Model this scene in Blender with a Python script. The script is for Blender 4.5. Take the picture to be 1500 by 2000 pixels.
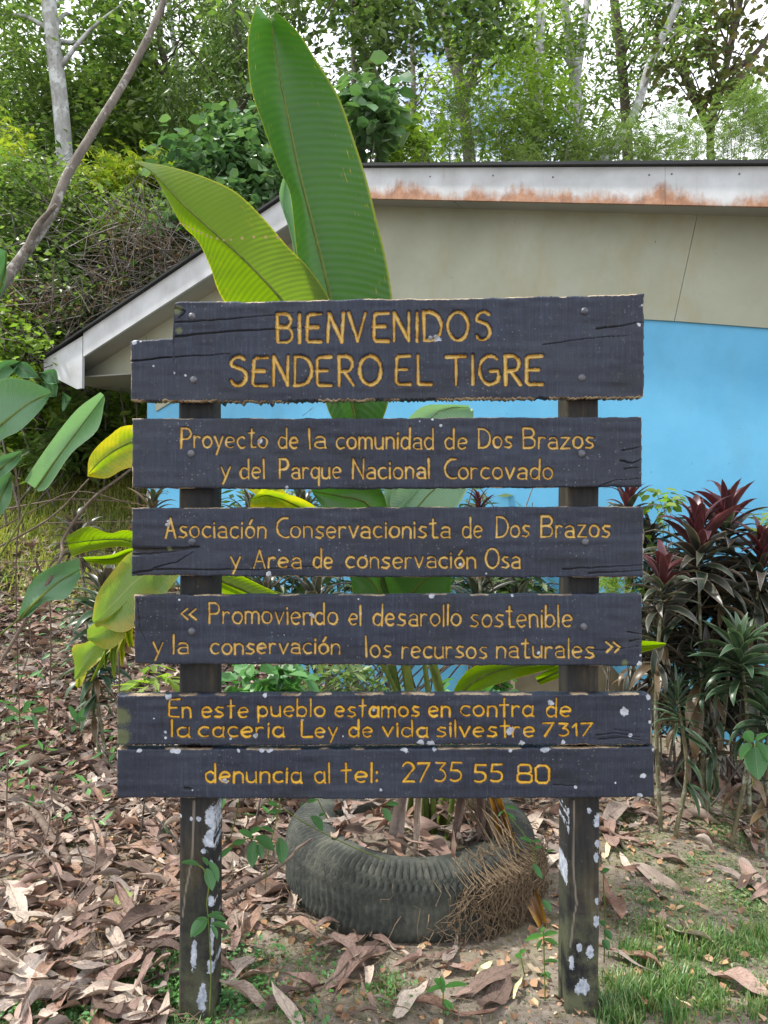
import bpy, math, random
import numpy as np
from mathutils import Vector, Matrix, Quaternion
random.seed(7); rng = np.random.default_rng(11)
for o in list(bpy.data.objects): bpy.data.objects.remove(o)
SC = bpy.context.scene; COL = SC.collection
R = math.radians
F = 1502.0; HC = 1.38                     # focal length in photo pixels, eye height
# ------------------------------------------------------------ camera, sky, sun, exposure
cam = bpy.data.cameras.new('camera'); camo = bpy.data.objects.new('camera', cam); COL.objects.link(camo)
cam.sensor_fit = 'HORIZONTAL'; cam.sensor_width = 36; cam.lens = 36*F/1500
cam.clip_start = .02; cam.clip_end = 800
camo.location = (0, 0, HC); camo.rotation_euler = (R(90), 0, 0); SC.camera = camo
SUN_EL, SUN_AZ = R(60), R(-84)            # azimuth measured from +Y towards +X
w = bpy.data.worlds.new('World'); SC.world = w; w.use_nodes = True
nt = w.node_tree; nt.nodes.clear()
def wn(t, **k):
    n = nt.nodes.new(t)
    for a, b in k.items(): setattr(n, a, b)
    return n
sky = wn('ShaderNodeTexSky', sky_type='NISHITA', sun_disc=False, sun_elevation=SUN_EL, sun_rotation=SUN_AZ)
tc = wn('ShaderNodeTexCoord')
mp = wn('ShaderNodeMapping'); mp.inputs['Scale'].default_value = (1, 1, 1.6)
nz = wn('ShaderNodeTexNoise'); nz.inputs['Scale'].default_value = 3.2; nz.inputs['Detail'].default_value = 7; nz.inputs['Roughness'].default_value = .6
rp = wn('ShaderNodeValToRGB'); rp.color_ramp.elements[0].position = .34; rp.color_ramp.elements[1].position = .46
mx = wn('ShaderNodeMix', data_type='RGBA'); mx.inputs['B'].default_value = (13.2, 13.5, 14.2, 1)
sc_ = wn('ShaderNodeMix', data_type='RGBA', blend_type='MULTIPLY'); sc_.inputs['Factor'].default_value = 1; sc_.inputs['B'].default_value = (1.5, 1.5, 1.5, 1)
bg = wn('ShaderNodeBackground'); bg.inputs['Strength'].default_value = .1
ow = wn('ShaderNodeOutputWorld')
L = nt.links.new
L(tc.outputs['Generated'], mp.inputs[0]); L(mp.outputs[0], nz.inputs['Vector']); L(nz.outputs['Fac'], rp.inputs[0])
L(sky.outputs[0], sc_.inputs['A']); L(rp.outputs[0], mx.inputs['Factor']); L(sc_.outputs['Result'], mx.inputs['A'])
L(mx.outputs['Result'], bg.inputs[0]); L(bg.outputs[0], ow.inputs[0])
sun = bpy.data.lights.new('sun', 'SUN'); suno = bpy.data.objects.new('sun', sun); COL.objects.link(suno)
sun.energy = 3.8; sun.angle = R(4); sun.color = (1, .96, .88)
sd = Vector((math.sin(SUN_AZ)*math.cos(SUN_EL), math.cos(SUN_AZ)*math.cos(SUN_EL), math.sin(SUN_EL)))
suno.rotation_euler = sd.to_track_quat('Z', 'Y').to_euler(); suno.location = (0, 0, 30)
SC.view_settings.view_transform = 'Standard'; SC.view_settings.look = 'None'
SC.view_settings.gamma = 1; SC.view_settings.use_curve_mapping = False
SC.view_settings.exposure = 0.68
SC.render.engine = 'CYCLES'
SC.cycles.max_bounces = 8; SC.cycles.transparent_max_bounces = 8

# ------------------------------------------------------------ helpers
def at(x, y, Z): return Vector(((x-750)/F*Z, Z, HC+(1000-y)/F*Z))
def sstep(a, b, x):
    t = np.clip((x-a)/(b-a), 0, 1); return t*t*(3-2*t)
def vnoise(x, y, seed=0):                 # smooth value noise, numpy
    x = np.asarray(x, float); y = np.asarray(y, float)
    xi = np.floor(x).astype(int); yi = np.floor(y).astype(int); fx = x-xi; fy = y-yi
    def h(a, b):
        n = np.sin(a*127.1+b*311.7+seed*74.7)*43758.5453
        return n-np.floor(n)
    fx = fx*fx*(3-2*fx); fy = fy*fy*(3-2*fy)
    return (h(xi, yi)*(1-fx)+h(xi+1, yi)*fx)*(1-fy)+(h(xi, yi+1)*(1-fx)+h(xi+1, yi+1)*fx)*fy
def gh(X, Y):
    X = np.asarray(X, float); Y = np.asarray(Y, float)
    l = sstep(-.3, -2.1, X)
    hl = np.interp(Y, [-9, 3.0, 4, 5, 6, 7, 8, 9, 10, 13, 18, 30, 90], [0, 0, .08, .34, .72, 1.15, 1.55, 1.95, 2.6, 4.6, 6.6, 8, 12])
    hr = np.interp(Y, [-9, 3, 4.2, 8, 12, 20, 90], [0, .03, .12, .2, .5, 1.4, 7])
    n = (vnoise(X*1.1, Y*1.1, 1)-.5)*.07+(vnoise(X*4, Y*4, 2)-.5)*.03+(vnoise(X*14, Y*14, 3)-.5)*.012
    return hl*l+hr*(1-l)+n
def gpt(x, y):                            # where the view ray of a photo point meets the ground
    d = at(x, y, 1)-Vector((0, 0, HC))
    for Z in np.arange(1.2, 20, .01):
        p = Vector((0, 0, HC))+d*Z
        if p.z <= gh(p.x, p.y): return p
    return at(x, y, 15)
def tag(o, label=None, cat=None, group=None, kind=None):
    for k, v in (('label', label), ('category', cat), ('group', group), ('kind', kind)):
        if v: o[k] = v
    return o
def link(name, me, parent=None):
    o = bpy.data.objects.new(name, me); COL.objects.link(o)
    if parent: o.parent = parent; o.matrix_parent_inverse = parent.matrix_world.inverted() if False else Matrix.Translation(-parent.location)
    return o
def empty(name, loc, label=None, cat=None, group=None):
    o = bpy.data.objects.new(name, None); COL.objects.link(o); o.location = loc; o.empty_display_size = .1
    return tag(o, label, cat, group)
def npmesh(name, V, Fa, mat=None, smooth=True, attrs=None, uv=None):
    V = np.asarray(V, np.float32).reshape(-1, 3); Fa = np.asarray(Fa, np.int32); k = Fa.shape[1]
    me = bpy.data.meshes.new(name)
    me.vertices.add(len(V)); me.loops.add(Fa.size); me.polygons.add(len(Fa))
    me.vertices.foreach_set('co', V.ravel()); me.loops.foreach_set('vertex_index', Fa.ravel())
    me.polygons.foreach_set('loop_start', np.arange(0, Fa.size, k, dtype=np.int32))
    me.update(calc_edges=True)
    me.polygons.foreach_set('use_smooth', np.full(len(Fa), smooth))
    if attrs:
        for n, a in attrs.items():
            at_ = me.attributes.new(n, 'FLOAT', 'POINT'); at_.data.foreach_set('value', np.asarray(a, np.float32).ravel())
    if uv is not None:
        l = me.uv_layers.new(name='UVMap'); l.data.foreach_set('uv', np.asarray(uv, np.float32)[Fa.ravel()].ravel())
    if mat: me.materials.append(mat)
    return me
class MB:                                 # collects tubes, boxes and sheets into one mesh
    def __init__(s): s.v = []; s.f = []; s.uv = []
    def add(s, V, Fs, uv=None):
        b = len(s.v); s.v += [tuple(v) for v in V]; s.f += [tuple(i+b for i in f) for f in Fs]
        s.uv += list(uv) if uv is not None else [(v[0], v[2]) for v in V]
        return s
    def tube(s, pts, rad, n=6, cap=True):
        pts = [Vector(p) for p in pts]; m = len(pts)
        if not hasattr(rad, '__len__'): rad = [rad]*m
        V = []; UV = []; up = Vector((.3, .2, 1)); prev = None
        for i, p in enumerate(pts):
            t = (pts[min(i+1, m-1)]-pts[max(i-1, 0)]).normalized()
            a = (prev - t*prev.dot(t)) if prev is not None else t.cross(up if abs(t.dot(up)) < 1.0 else Vector((1, 0, 0)))
            if a.length < 1e-4: a = t.cross(Vector((1, 0, 0)))
            a.normalize(); prev = a; b = t.cross(a)
            for j in range(n):
                q = 2*math.pi*j/n; V.append(p+(a*math.cos(q)+b*math.sin(q))*rad[i]); UV.append((j/n, i/m))
        Fs = [(i*n+j, i*n+(j+1) % n, (i+1)*n+(j+1) % n, (i+1)*n+j) for i in range(m-1) for j in range(n)]
        if cap: Fs += [tuple(range(n))[::-1], tuple((m-1)*n+j for j in range(n))]
        return s.add(V, Fs, UV)
    def hexa(s, c):                       # eight corners: front four, back four
        return s.add(c, [(0, 1, 2, 3), (7, 6, 5, 4), (0, 4, 5, 1), (1, 5, 6, 2), (2, 6, 7, 3), (3, 7, 4, 0)])
    def prism(s, front, off):             # polygon of points extruded by a vector
        n = len(front); V = [Vector(p) for p in front]+[Vector(p)+Vector(off) for p in front]
        return s.add(V, [tuple(range(n)), tuple(range(2*n-1, n-1, -1))]+[(i, i+n, (i+1) % n+n, (i+1) % n) for i in range(n)])
    def build(s, name, mat, parent=None, smooth=False):
        me = bpy.data.meshes.new(name); me.from_pydata(s.v, [], s.f); me.update()
        if len(s.uv) == len(s.v):
            l = me.uv_layers.new(name='UVMap'); idx = np.zeros(len(me.loops), np.int32); me.loops.foreach_get('vertex_index', idx)
            l.data.foreach_set('uv', np.asarray(s.uv, np.float32)[idx].ravel())
        me.polygons.foreach_set('use_smooth', [smooth]*len(me.polygons)); me.materials.append(mat)
        return link(name, me, parent)
def bez(pts, n=8):                        # Catmull-Rom through points
    P = [Vector(p) for p in pts]; P = [P[0]*2-P[1]]+P+[P[-1]*2-P[-2]]; out = []
    for i in range(1, len(P)-2):
        for k in range(n):
            t = k/n; a, b, c, d = P[i-1:i+3]
            out.append(.5*((2*b)+(c-a)*t+(2*a-5*b+4*c-d)*t*t+(3*b-a-3*c+d)*t**3))
    out.append(P[-2]); return out
def smooth2(pts):
    P = np.array(pts, float)
    if len(P) < 3: return P
    Q = np.vstack([2*P[0]-P[1], P, 2*P[-1]-P[-2]]); out = []
    for i in range(1, len(Q)-2):
        for t in np.arange(0, 1, .2):
            a, b, c, d = Q[i-1:i+3]; out.append(.5*((2*b)+(c-a)*t+(2*a-5*b+4*c-d)*t*t+(3*b-a-3*c+d)*t**3))
    return np.array(out+[P[-1]])
def pinterp(pts, ts):                     # linear interpolation of 2D points by their arc length
    P = smooth2(pts); d = np.r_[0, np.cumsum(np.hypot(*np.diff(P, axis=0).T))]; d /= d[-1]
    return np.c_[np.interp(ts, d, P[:, 0]), np.interp(ts, d, P[:, 1])]

# ------------------------------------------------------------ materials
class NT:
    def __init__(s, name):
        s.m = bpy.data.materials.new(name); s.m.use_nodes = True; s.t = s.m.node_tree; s.t.nodes.clear()
        s.out = s.t.nodes.new('ShaderNodeOutputMaterial')
    def n(s, t, ins=None, **k):
        x = s.t.nodes.new('ShaderNode'+t)
        for a, b in k.items(): setattr(x, a, b)
        for a, b in (ins or {}).items():
            if hasattr(b, 'links') or isinstance(b, bpy.types.NodeSocket): s.t.links.new(b, x.inputs[a])
            else: x.inputs[a].default_value = b
        return x
    def noise(s, scale, vec=None, detail=5, rough=.55, dist=0):
        i = {'Scale': scale, 'Detail': detail, 'Roughness': rough, 'Distortion': dist}
        if vec is not None: i['Vector'] = vec
        return s.n('TexNoise', i).outputs['Fac']
    def ramp(s, fac, stops):
        r = s.n('ValToRGB', {'Fac': fac}); e = r.color_ramp.elements
        for i, (p, c) in enumerate(stops):
            el = e[i] if i < 2 else e.new(p)
            el.position = p; el.color = tuple(c)+(1,) if hasattr(c, '__len__') else (c, c, c, 1)
        return r.outputs['Color']
    def mix(s, f, a, b, mode='MIX'):
        x = s.n('Mix', {'Factor': f}, data_type='RGBA', blend_type=mode)
        for k, v in (('A', a), ('B', b)):
            if isinstance(v, bpy.types.NodeSocket): s.t.links.new(v, x.inputs[6 if k == 'A' else 7])
            else: x.inputs[6 if k == 'A' else 7].default_value = tuple(v)+(1,) if len(v) == 3 else v
        return x.outputs[2]
    def math(s, op, a, b=0.0):
        x = s.n('Math', operation=op)
        for i, v in enumerate((a, b)):
            if isinstance(v, bpy.types.NodeSocket): s.t.links.new(v, x.inputs[i])
            else: x.inputs[i].default_value = v
        return x.outputs[0]
    def obj(s): return s.n('TexCoord').outputs['Object']
    def attr(s, a): return s.n('Attribute', attribute_name=a).outputs['Fac']
    def uv(s): return s.n('UVMap').outputs[0]
    def mapv(s, v, sc): return s.n('Mapping', {'Vector': v, 'Scale': sc}).outputs[0]
    def bump(s, h, st=.3, d=.01): return s.n('Bump', {'Height': h, 'Strength': st, 'Distance': d}).outputs[0]
    def pr(s, col, rough=.6, spec=.4, normal=None):
        i = {'Base Color': col, 'Roughness': rough, 'Specular IOR Level': spec}
        if normal is not None: i['Normal'] = normal
        if not isinstance(col, bpy.types.NodeSocket): i['Base Color'] = tuple(col)+(1,)
        return s.n('BsdfPrincipled', i).outputs[0]
    def end(s, sh): s.t.links.new(sh, s.out.inputs[0]); return s.m
def hx(*c):                               # sRGB 0-255 to linear
    return tuple(((v/255)/12.92 if v/255 <= .04045 else ((v/255+.055)/1.055)**2.4) for v in c)

def leafy(name, cols, rough=.42, tr=.45, tcol=None, spec=.5, clump=1.2):
    """foliage: every leaf has its own tone, light passes through it"""
    m = NT(name); isl = m.n('NewGeometry').outputs['Random Per Island']
    k = len(cols); c = m.ramp(isl, [(i/(k-1), cols[i]) for i in range(k)])
    ns = m.noise(clump, m.obj(), 2)
    c = m.mix(m.ramp(ns, [(.35, 0.), (.65, 1.)]), c, m.mix(1., c, (1.28, 1.22, .95), 'MULTIPLY'))
    p = m.pr(c, rough, spec)
    t = m.n('BsdfTranslucent', {'Color': m.mix(1., c, tcol or (1.3, 1.45, .75), 'MULTIPLY')}).outputs[0]
    return m.end(m.n('MixShader', {0: tr, 1: p, 2: t}).outputs[0])
M = {}
M['fol_mid'] = leafy('foliage_mid', [(.06, .11, .03), (.10, .17, .045), (.16, .23, .07), (.05, .10, .035), (.20, .26, .12)])
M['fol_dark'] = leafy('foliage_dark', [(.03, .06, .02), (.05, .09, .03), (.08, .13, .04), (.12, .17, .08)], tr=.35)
M['fol_bright'] = leafy('foliage_bright', [(.11, .19, .03), (.16, .26, .04), (.22, .31, .06), (.08, .15, .03)], tr=.5)
M['fol_blue'] = leafy('foliage_bluish', [(.06, .13, .06), (.08, .17, .08), (.14, .24, .12), (.04, .09, .04)], rough=.3, tr=.3)
M['fol_brown'] = leafy('foliage_brown', [(.10, .07, .045), (.16, .12, .08), (.07, .055, .04), (.23, .18, .13)], rough=.8, tr=.2, tcol=(1.2, 1.1, .8), spec=.1)
M['fol_olive'] = leafy('foliage_olive', [(.05, .06, .025), (.09, .09, .03), (.04, .07, .025), (.09, .06, .04)], tr=.4)
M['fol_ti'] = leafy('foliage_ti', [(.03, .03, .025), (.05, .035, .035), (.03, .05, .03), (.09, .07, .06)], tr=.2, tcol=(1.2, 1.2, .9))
M['fol_yellow'] = leafy('foliage_yellow', [(.22, .27, .03), (.30, .32, .05), (.14, .22, .03), (.10, .17, .03)], tr=.5)
M['weed'] = leafy('weed_green', [(.05, .16, .05), (.07, .20, .06), (.10, .25, .07)], tr=.3, clump=6)
M['grass'] = leafy('grass_green', [(.045, .13, .04), (.08, .18, .06), (.14, .24, .10), (.24, .26, .14), (.07, .17, .06)], tr=.4, clump=3)
M['straw'] = leafy('dry_straw', [(.28, .20, .11), (.36, .27, .15), (.17, .11, .06)], rough=.8, tr=.2, tcol=(1.1, 1, .8), spec=.1, clump=6)

def bark(name, a, b, lichen=None, sc=6, ls=4, lt=.52):
    m = NT(name); v = m.mapv(m.obj(), (sc, sc, sc*.35)); n = m.noise(3, v, 6, .65)
    c = m.ramp(n, [(.3, a), (.7, b)])
    if lichen:
        c = m.mix(m.ramp(m.noise(ls, m.obj(), 6, .7), [(lt, 0.), (lt+.06, 1.)]), c, lichen)
    return m.end(m.pr(c, .85, .2, m.bump(n, .8, .02)))
M['bark_pale'] = bark('bark_pale', (.20, .20, .19), (.38, .38, .37), (.46, .48, .48), ls=5, lt=.5)
M['bark_brown'] = bark('bark_brown', (.08, .068, .058), (.19, .165, .14), (.30, .29, .27), ls=9, lt=.56)
M['bark_dark'] = bark('bark_dark', (.035, .028, .022), (.10, .08, .06))
M['twig'] = bark('twig_grey', (.09, .065, .05), (.20, .155, .125), sc=14)
M['stick'] = bark('stick_brown', (.14, .095, .065), (.27, .20, .15), sc=14)
M['ti_stem'] = bark('stem_lichened', (.10, .09, .05), (.22, .20, .12), (.30, .32, .24), sc=20, ls=25)
M['root'] = bark('dry_root', (.13, .09, .055), (.27, .20, .13), sc=30)
M['pseudostem'] = bark('green_stem', (.06, .10, .02), (.16, .19, .04), sc=8)

def m_ground():
    m = NT('soil'); o = m.obj(); n1 = m.noise(1.6, o, 5); n2 = m.noise(26, o, 8, .7); n3 = m.noise(120, o, 4, .7)
    c = m.ramp(n2, [(.3, (.10, .08, .062)), (.5, (.21, .175, .14)), (.72, (.34, .29, .24))])
    moss = m.math('MULTIPLY', m.ramp(m.noise(5, o, 6, .7), [(.50, 0.), (.64, 1.)]), .45)
    c = m.mix(moss, c, m.mix(n3, (.09, .12, .03), (.20, .21, .07)))
    vo = m.n('TexVoronoi', {'Vector': o, 'Scale': 55}); bit = m.ramp(vo.outputs['Distance'], [(.18, 1.), (.26, 0.)])
    c = m.mix(m.math('MULTIPLY', bit, .55), c, m.ramp(vo.outputs['Color'], [(.2, (.14, .09, .06)), (.8, (.45, .38, .30))]))
    h = m.math('ADD', n2, m.math('MULTIPLY', bit, .5))
    return m.end(m.pr(c, .95, .1, m.bump(h, 1., .015)))
M['soil'] = m_ground()
def m_litter(name, pal):
    """dead leaf: each has its own brown, with veins and spots"""
    m = NT(name); oi = m.n('ObjectInfo').outputs['Random']; isl = m.n('NewGeometry').outputs['Random Per Island']
    r = m.math('FRACT', m.math('ADD', m.math('MULTIPLY', oi, 7.31), isl))
    c = m.ramp(r, [(q/(len(pal)-1), tuple(.66*v_+.34*sum(hx(*pal[q]))/3 for v_ in hx(*pal[q]))) for q in range(len(pal))])
    u = m.uv(); sx = m.n('SeparateXYZ', {0: u}); a = m.math('ABSOLUTE', m.math('SUBTRACT', sx.outputs[0], .5))
    ve = m.math('SINE', m.math('MULTIPLY', m.math('SUBTRACT', sx.outputs[1], m.math('MULTIPLY', a, .5)), 75))
    vl = m.ramp(ve, [(.86, 0.), (.99, 1.)]); mid = m.ramp(a, [(.012, 1.), (.03, 0.)])
    lines = m.math('MAXIMUM', m.math('MULTIPLY', vl, .28), m.math('MULTIPLY', mid, .5))
    c = m.mix(lines, c, m.mix(1., c, (.62, .55, .5), 'MULTIPLY'))
    n = m.noise(18, m.obj(), 6, .7)
    c = m.mix(1., c, m.ramp(n, [(.3, (.55, .5, .47)), (.5, (.95, .93, .9)), (.75, (1.2, 1.15, 1.1))]), 'MULTIPLY')
    c = m.mix(m.ramp(m.noise(60, m.obj(), 3), [(.68, 0.), (.74, .8)]), c, (.05, .035, .03))
    p = m.pr(c, .7, .3, m.bump(m.math('ADD', n, m.math('MULTIPLY', lines, -1.5)), .6, .006))
    t = m.n('BsdfTranslucent', {'Color': m.mix(1., c, (1.1, .9, .7), 'MULTIPLY')}).outputs[0]
    return m.end(m.n('MixShader', {0: .06, 1: p, 2: t}).outputs[0])
LK = {'pinkish brown': [(160, 128, 112), (146, 112, 98), (174, 140, 124)], 'dark brown': [(108, 84, 72), (92, 70, 60), (124, 98, 84)], 'pale tan': [(192, 168, 148), (204, 186, 166), (176, 152, 134)],
      'orange brown': [(158, 118, 92), (146, 104, 80), (170, 130, 104)], 'greyish brown': [(148, 130, 120), (132, 116, 108), (166, 150, 140)]}
M['litter'] = m_litter('dead_leaf', [c for v in LK.values() for c in v])
LM = {k: m_litter('dead_leaf_'+k.replace(' ', '_'), v) for k, v in LK.items()}
def m_big(name, base, base2, edge, vein=90., yellow=.0, rough=.38, tr=.45, tc=(1.4, 1.6, .6), rib=(.25, .30, .04)):
    """big leaf with close side veins; UV x runs across (0.5 = midrib), y along"""
    m = NT(name); u = m.uv(); sx = m.n('SeparateXYZ', {0: u}); X, Y = sx.outputs[0], sx.outputs[1]
    a = m.math('MULTIPLY', m.math('ABSOLUTE', m.math('SUBTRACT', X, .5)), 2)
    cur = m.math('SUBTRACT', Y, m.math('MULTIPLY', m.math('POWER', a, 1.6), .05))
    s = m.math('SINE', m.math('MULTIPLY', cur, vein*4.)); s2 = m.math('SINE', m.math('MULTIPLY', cur, vein*.55))
    v3 = m.n('CombineXYZ', {0: m.math('MULTIPLY', a, 1.3), 1: m.math('MULTIPLY', cur, 34)}).outputs[0]
    st = m.noise(1.6, v3, 4, .6)
    f = m.math('ADD', m.math('MULTIPLY', m.math('ADD', s, 1.), .07), m.math('MULTIPLY', m.math('ADD', m.math('MULTIPLY', st, .4), m.math('MULTIPLY', m.noise(3.5, m.obj(), 4), .6)), .86))
    c = m.ramp(f, [(.2, base), (.8, base2)])
    n = m.noise(9, m.obj(), 5, .65)
    if yellow:
        yf = m.math('MULTIPLY', m.ramp(m.math('ADD', m.math('MULTIPLY', n, 1.), m.math('MULTIPLY', a, .25)), [(.72-yellow*.25, 0.), (.9-yellow*.2, 1.)]), .85)
        c = m.mix(yf, c, edge)
    c = m.mix(m.ramp(a, [(.955, 0.), (.99, .8)]), c, edge)
    c = m.mix(m.ramp(a, [(.012, 1.), (.035, 0.)]), c, rib)
    spots = m.math('MULTIPLY', m.ramp(m.noise(70, m.mapv(u, (1, .35, 1)), 3, .7), [(.635, 0.), (.68, 1.)]), m.ramp(a, [(.5, 0.), (.85, .8)]))
    c = m.mix(spots, c, hx(190, 150, 60))
    nm = m.bump(m.math('ADD', s, m.math('MULTIPLY', s2, .2)), .14, .003)
    p = m.pr(c, rough, .45, nm)
    t = m.n('BsdfTranslucent', {'Color': m.mix(1., c, tc, 'MULTIPLY'), 'Normal': nm}).outputs[0]
    return m.end(m.n('MixShader', {0: tr, 1: p, 2: t}).outputs[0])
M['big_green'] = m_big('banana_leaf_green', (.030, .095, .018), (.055, .145, .026), (.28, .27, .03), rib=(.17, .20, .03), tr=.3, tc=(1.2, 1.5, .5))
M['big_lime'] = m_big('banana_leaf_lime', (.10, .165, .004), (.15, .22, .007), (.42, .38, .02), yellow=.0, tr=.62, tc=(1.7, 1.9, .5), rib=(.16, .20, .02))
M['big_yellow'] = m_big('banana_leaf_yellowing', (.16, .24, .012), (.24, .32, .015), (.50, .40, .02), yellow=.8, tr=.5)
M['big_old'] = m_big('banana_leaf_old', (.16, .26, .055), (.26, .36, .09), (.45, .36, .08), yellow=.35, tr=.35, rib=(.3, .36, .12), vein=60.)
M['big_glauc'] = m_big('glaucous_leaf', (.075, .17, .085), (.12, .23, .12), (.16, .26, .13), rough=.45, tr=.25, tc=(1., 1.3, .7), rib=(.2, .3, .15), vein=70.)
M['big_pale'] = m_big('glaucous_leaf_pale', (.16, .28, .16), (.22, .36, .22), (.25, .36, .2), rough=.5, tr=.3, tc=(1.2, 1.4, .8), rib=(.3, .42, .25), vein=80.)
M['big_rot'] = m_big('rotten_leaf_stalk', (.10, .045, .015), (.20, .09, .02), (.50, .27, .02), yellow=.35, tr=.1, rib=(.12, .05, .02))
def m_ti(name, a, b, e):
    m = NT(name); u = m.uv(); sx = m.n('SeparateXYZ', {0: u}); d = m.math('MULTIPLY', m.math('ABSOLUTE', m.math('SUBTRACT', sx.outputs[0], .5)), 2)
    oi = m.n('ObjectInfo').outputs['Random']
    c = m.mix(oi, a, b); c = m.mix(m.ramp(d, [(.7, 0.), (.95, 1.)]), c, e)
    c = m.mix(m.ramp(m.noise(20, m.obj(), 3), [(.35, 0.), (.7, .6)]), c, b)
    p = m.pr(c, .36, .5); t = m.n('BsdfTranslucent', {'Color': m.mix(1., c, (1.3, 1.2, .9), 'MULTIPLY')}).outputs[0]
    return m.end(m.n('MixShader', {0: .25, 1: p, 2: t}).outputs[0])
M['ti_red'] = m_ti('ti_leaf_red', (.085, .018, .024), (.045, .020, .024), (.17, .05, .06))
M['ti_purple'] = m_ti('ti_leaf_purple', (.055, .035, .035), (.032, .055, .032), (.22, .17, .14))
M['ti_green'] = m_ti('ti_leaf_green', (.028, .065, .035), (.05, .095, .045), (.18, .22, .14))
M['ti_dry'] = m_ti('ti_leaf_dry', (.16, .11, .06), (.10, .07, .04), (.2, .15, .09))

def m_plank():
    m = NT('dark_painted_wood'); o = m.obj()
    pv = m.mapv(o, (170, 8, 5)); vs = m.noise(1.6, pv, 4, .7)                 # fine upright brush and weather lines
    gr = m.noise(3, m.mapv(o, (2.2, 20, 60)), 6, .65)                         # grain running along the board
    bl = m.noise(4, o, 5, .6)
    c = m.ramp(bl, [(.3, hx(27, 32, 45)), (.7, hx(42, 49, 66))])
    c = m.mix(1., c, m.ramp(vs, [(.3, .62), (.55, 1.0), (.75, 1.75)]), 'MULTIPLY')
    c = m.mix(m.ramp(m.noise(2.2, m.mapv(o, (1.6, 1, 3)), 6, .7), [(.45, 0.), (.72, .55)]), c, hx(52, 58, 70))
    c = m.mix(m.ramp(m.noise(3.1, m.mapv(o, (1.2, 1, 4)), 5, .65), [(.52, 0.), (.7, .6)]), c, hx(24, 26, 32))
    c = m.mix(m.math('MULTIPLY', m.ramp(gr, [(.60, 0.), (.72, 1.)]), .35), c, hx(24, 24, 28))
    vo = m.n('TexVoronoi', {'Vector': m.mapv(o, (1, 1, 1)), 'Scale': 75, 'Randomness': 1.})
    sp = m.math('MULTIPLY', m.ramp(vo.outputs['Distance'], [(.10, 1.), (.17, 0.)]), m.ramp(m.noise(5, o, 4), [(.50, 0.), (.62, 1.)]))
    c = m.mix(m.math('MULTIPLY', sp, .38), c, hx(140, 146, 152))
    dust = m.ramp(m.noise(55, o, 8, .85), [(.56, 0.), (.72, .5)]); c = m.mix(dust, c, hx(112, 114, 112))
    wear = m.attr('wear'); wn_ = m.ramp(m.math('ADD', wear, m.math('MULTIPLY', m.math('SUBTRACT', m.noise(90, o, 5, .8), .5), .9)), [(.45, 0.), (.6, 1.)])
    c = m.mix(wn_, c, m.ramp(m.noise(25, o, 4), [(.35, hx(92, 74, 58)), (.6, hx(168, 150, 124))]))
    cr = m.attr('crack'); c = m.mix(m.ramp(cr, [(.25, 0.), (.7, 1.)]), c, (.006, .005, .005))
    moss = m.attr('moss'); c = m.mix(m.math('MULTIPLY', m.ramp(m.math('ADD', moss, m.math('SUBTRACT', m.noise(60, o, 5, .8), .5)), [(.4, 0.), (.65, 1.)]), .7), c, hx(92, 98, 62))
    pa = m.attr('paint'); wob = m.math('MULTIPLY', m.math('SUBTRACT', m.noise(160, o, 4, .8), .5), .5)
    fade = m.math('MULTIPLY', m.ramp(m.noise(22, o, 5, .75), [(.48, 0.), (.68, .7)]), 1.)
    pa2 = m.math('SUBTRACT', pa, m.math('MULTIPLY', fade, .45))
    pp = m.math('ADD', pa2, m.math('MULTIPLY', wob, m.ramp(pa, [(.02, 0.), (.3, 1.)])))
    yl = m.ramp(m.math('ADD', pp, m.math('MULTIPLY', m.math('SUBTRACT', m.noise(35, o, 3), .5), .6)), [(.30, hx(112, 76, 28)), (.55, hx(182, 142, 58)), (.9, hx(204, 182, 118))])
    yl = m.mix(m.attr('bright'), yl, m.mix(1., yl, (1.12, 1.0, .35), 'MULTIPLY'))
    yl = m.mix(m.ramp(m.noise(48, o, 4, .7), [(.58, 0.), (.68, .5)]), yl, hx(206, 196, 168))
    c = m.mix(m.ramp(pp, [(.22, 0.), (.40, 1.)]), c, yl)
    li = m.attr('lichen'); c = m.mix(m.ramp(m.math('ADD', li, m.math('MULTIPLY', m.math('SUBTRACT', m.noise(110, o, 5, .8), .5), 1.3)), [(.45, 0.), (.55, 1.)]), c, m.ramp(m.noise(60, o, 4), [(.3, hx(124, 132, 146)), (.7, hx(182, 186, 192))]))
    h = m.math('ADD', m.math('MULTIPLY', vs, .7), m.math('MULTIPLY', gr, .9))
    return m.end(m.pr(c, m.ramp(bl, [(.3, .5), (.7, .68)]), .35, m.bump(h, .32, .003)))
M['plank'] = m_plank()
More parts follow.
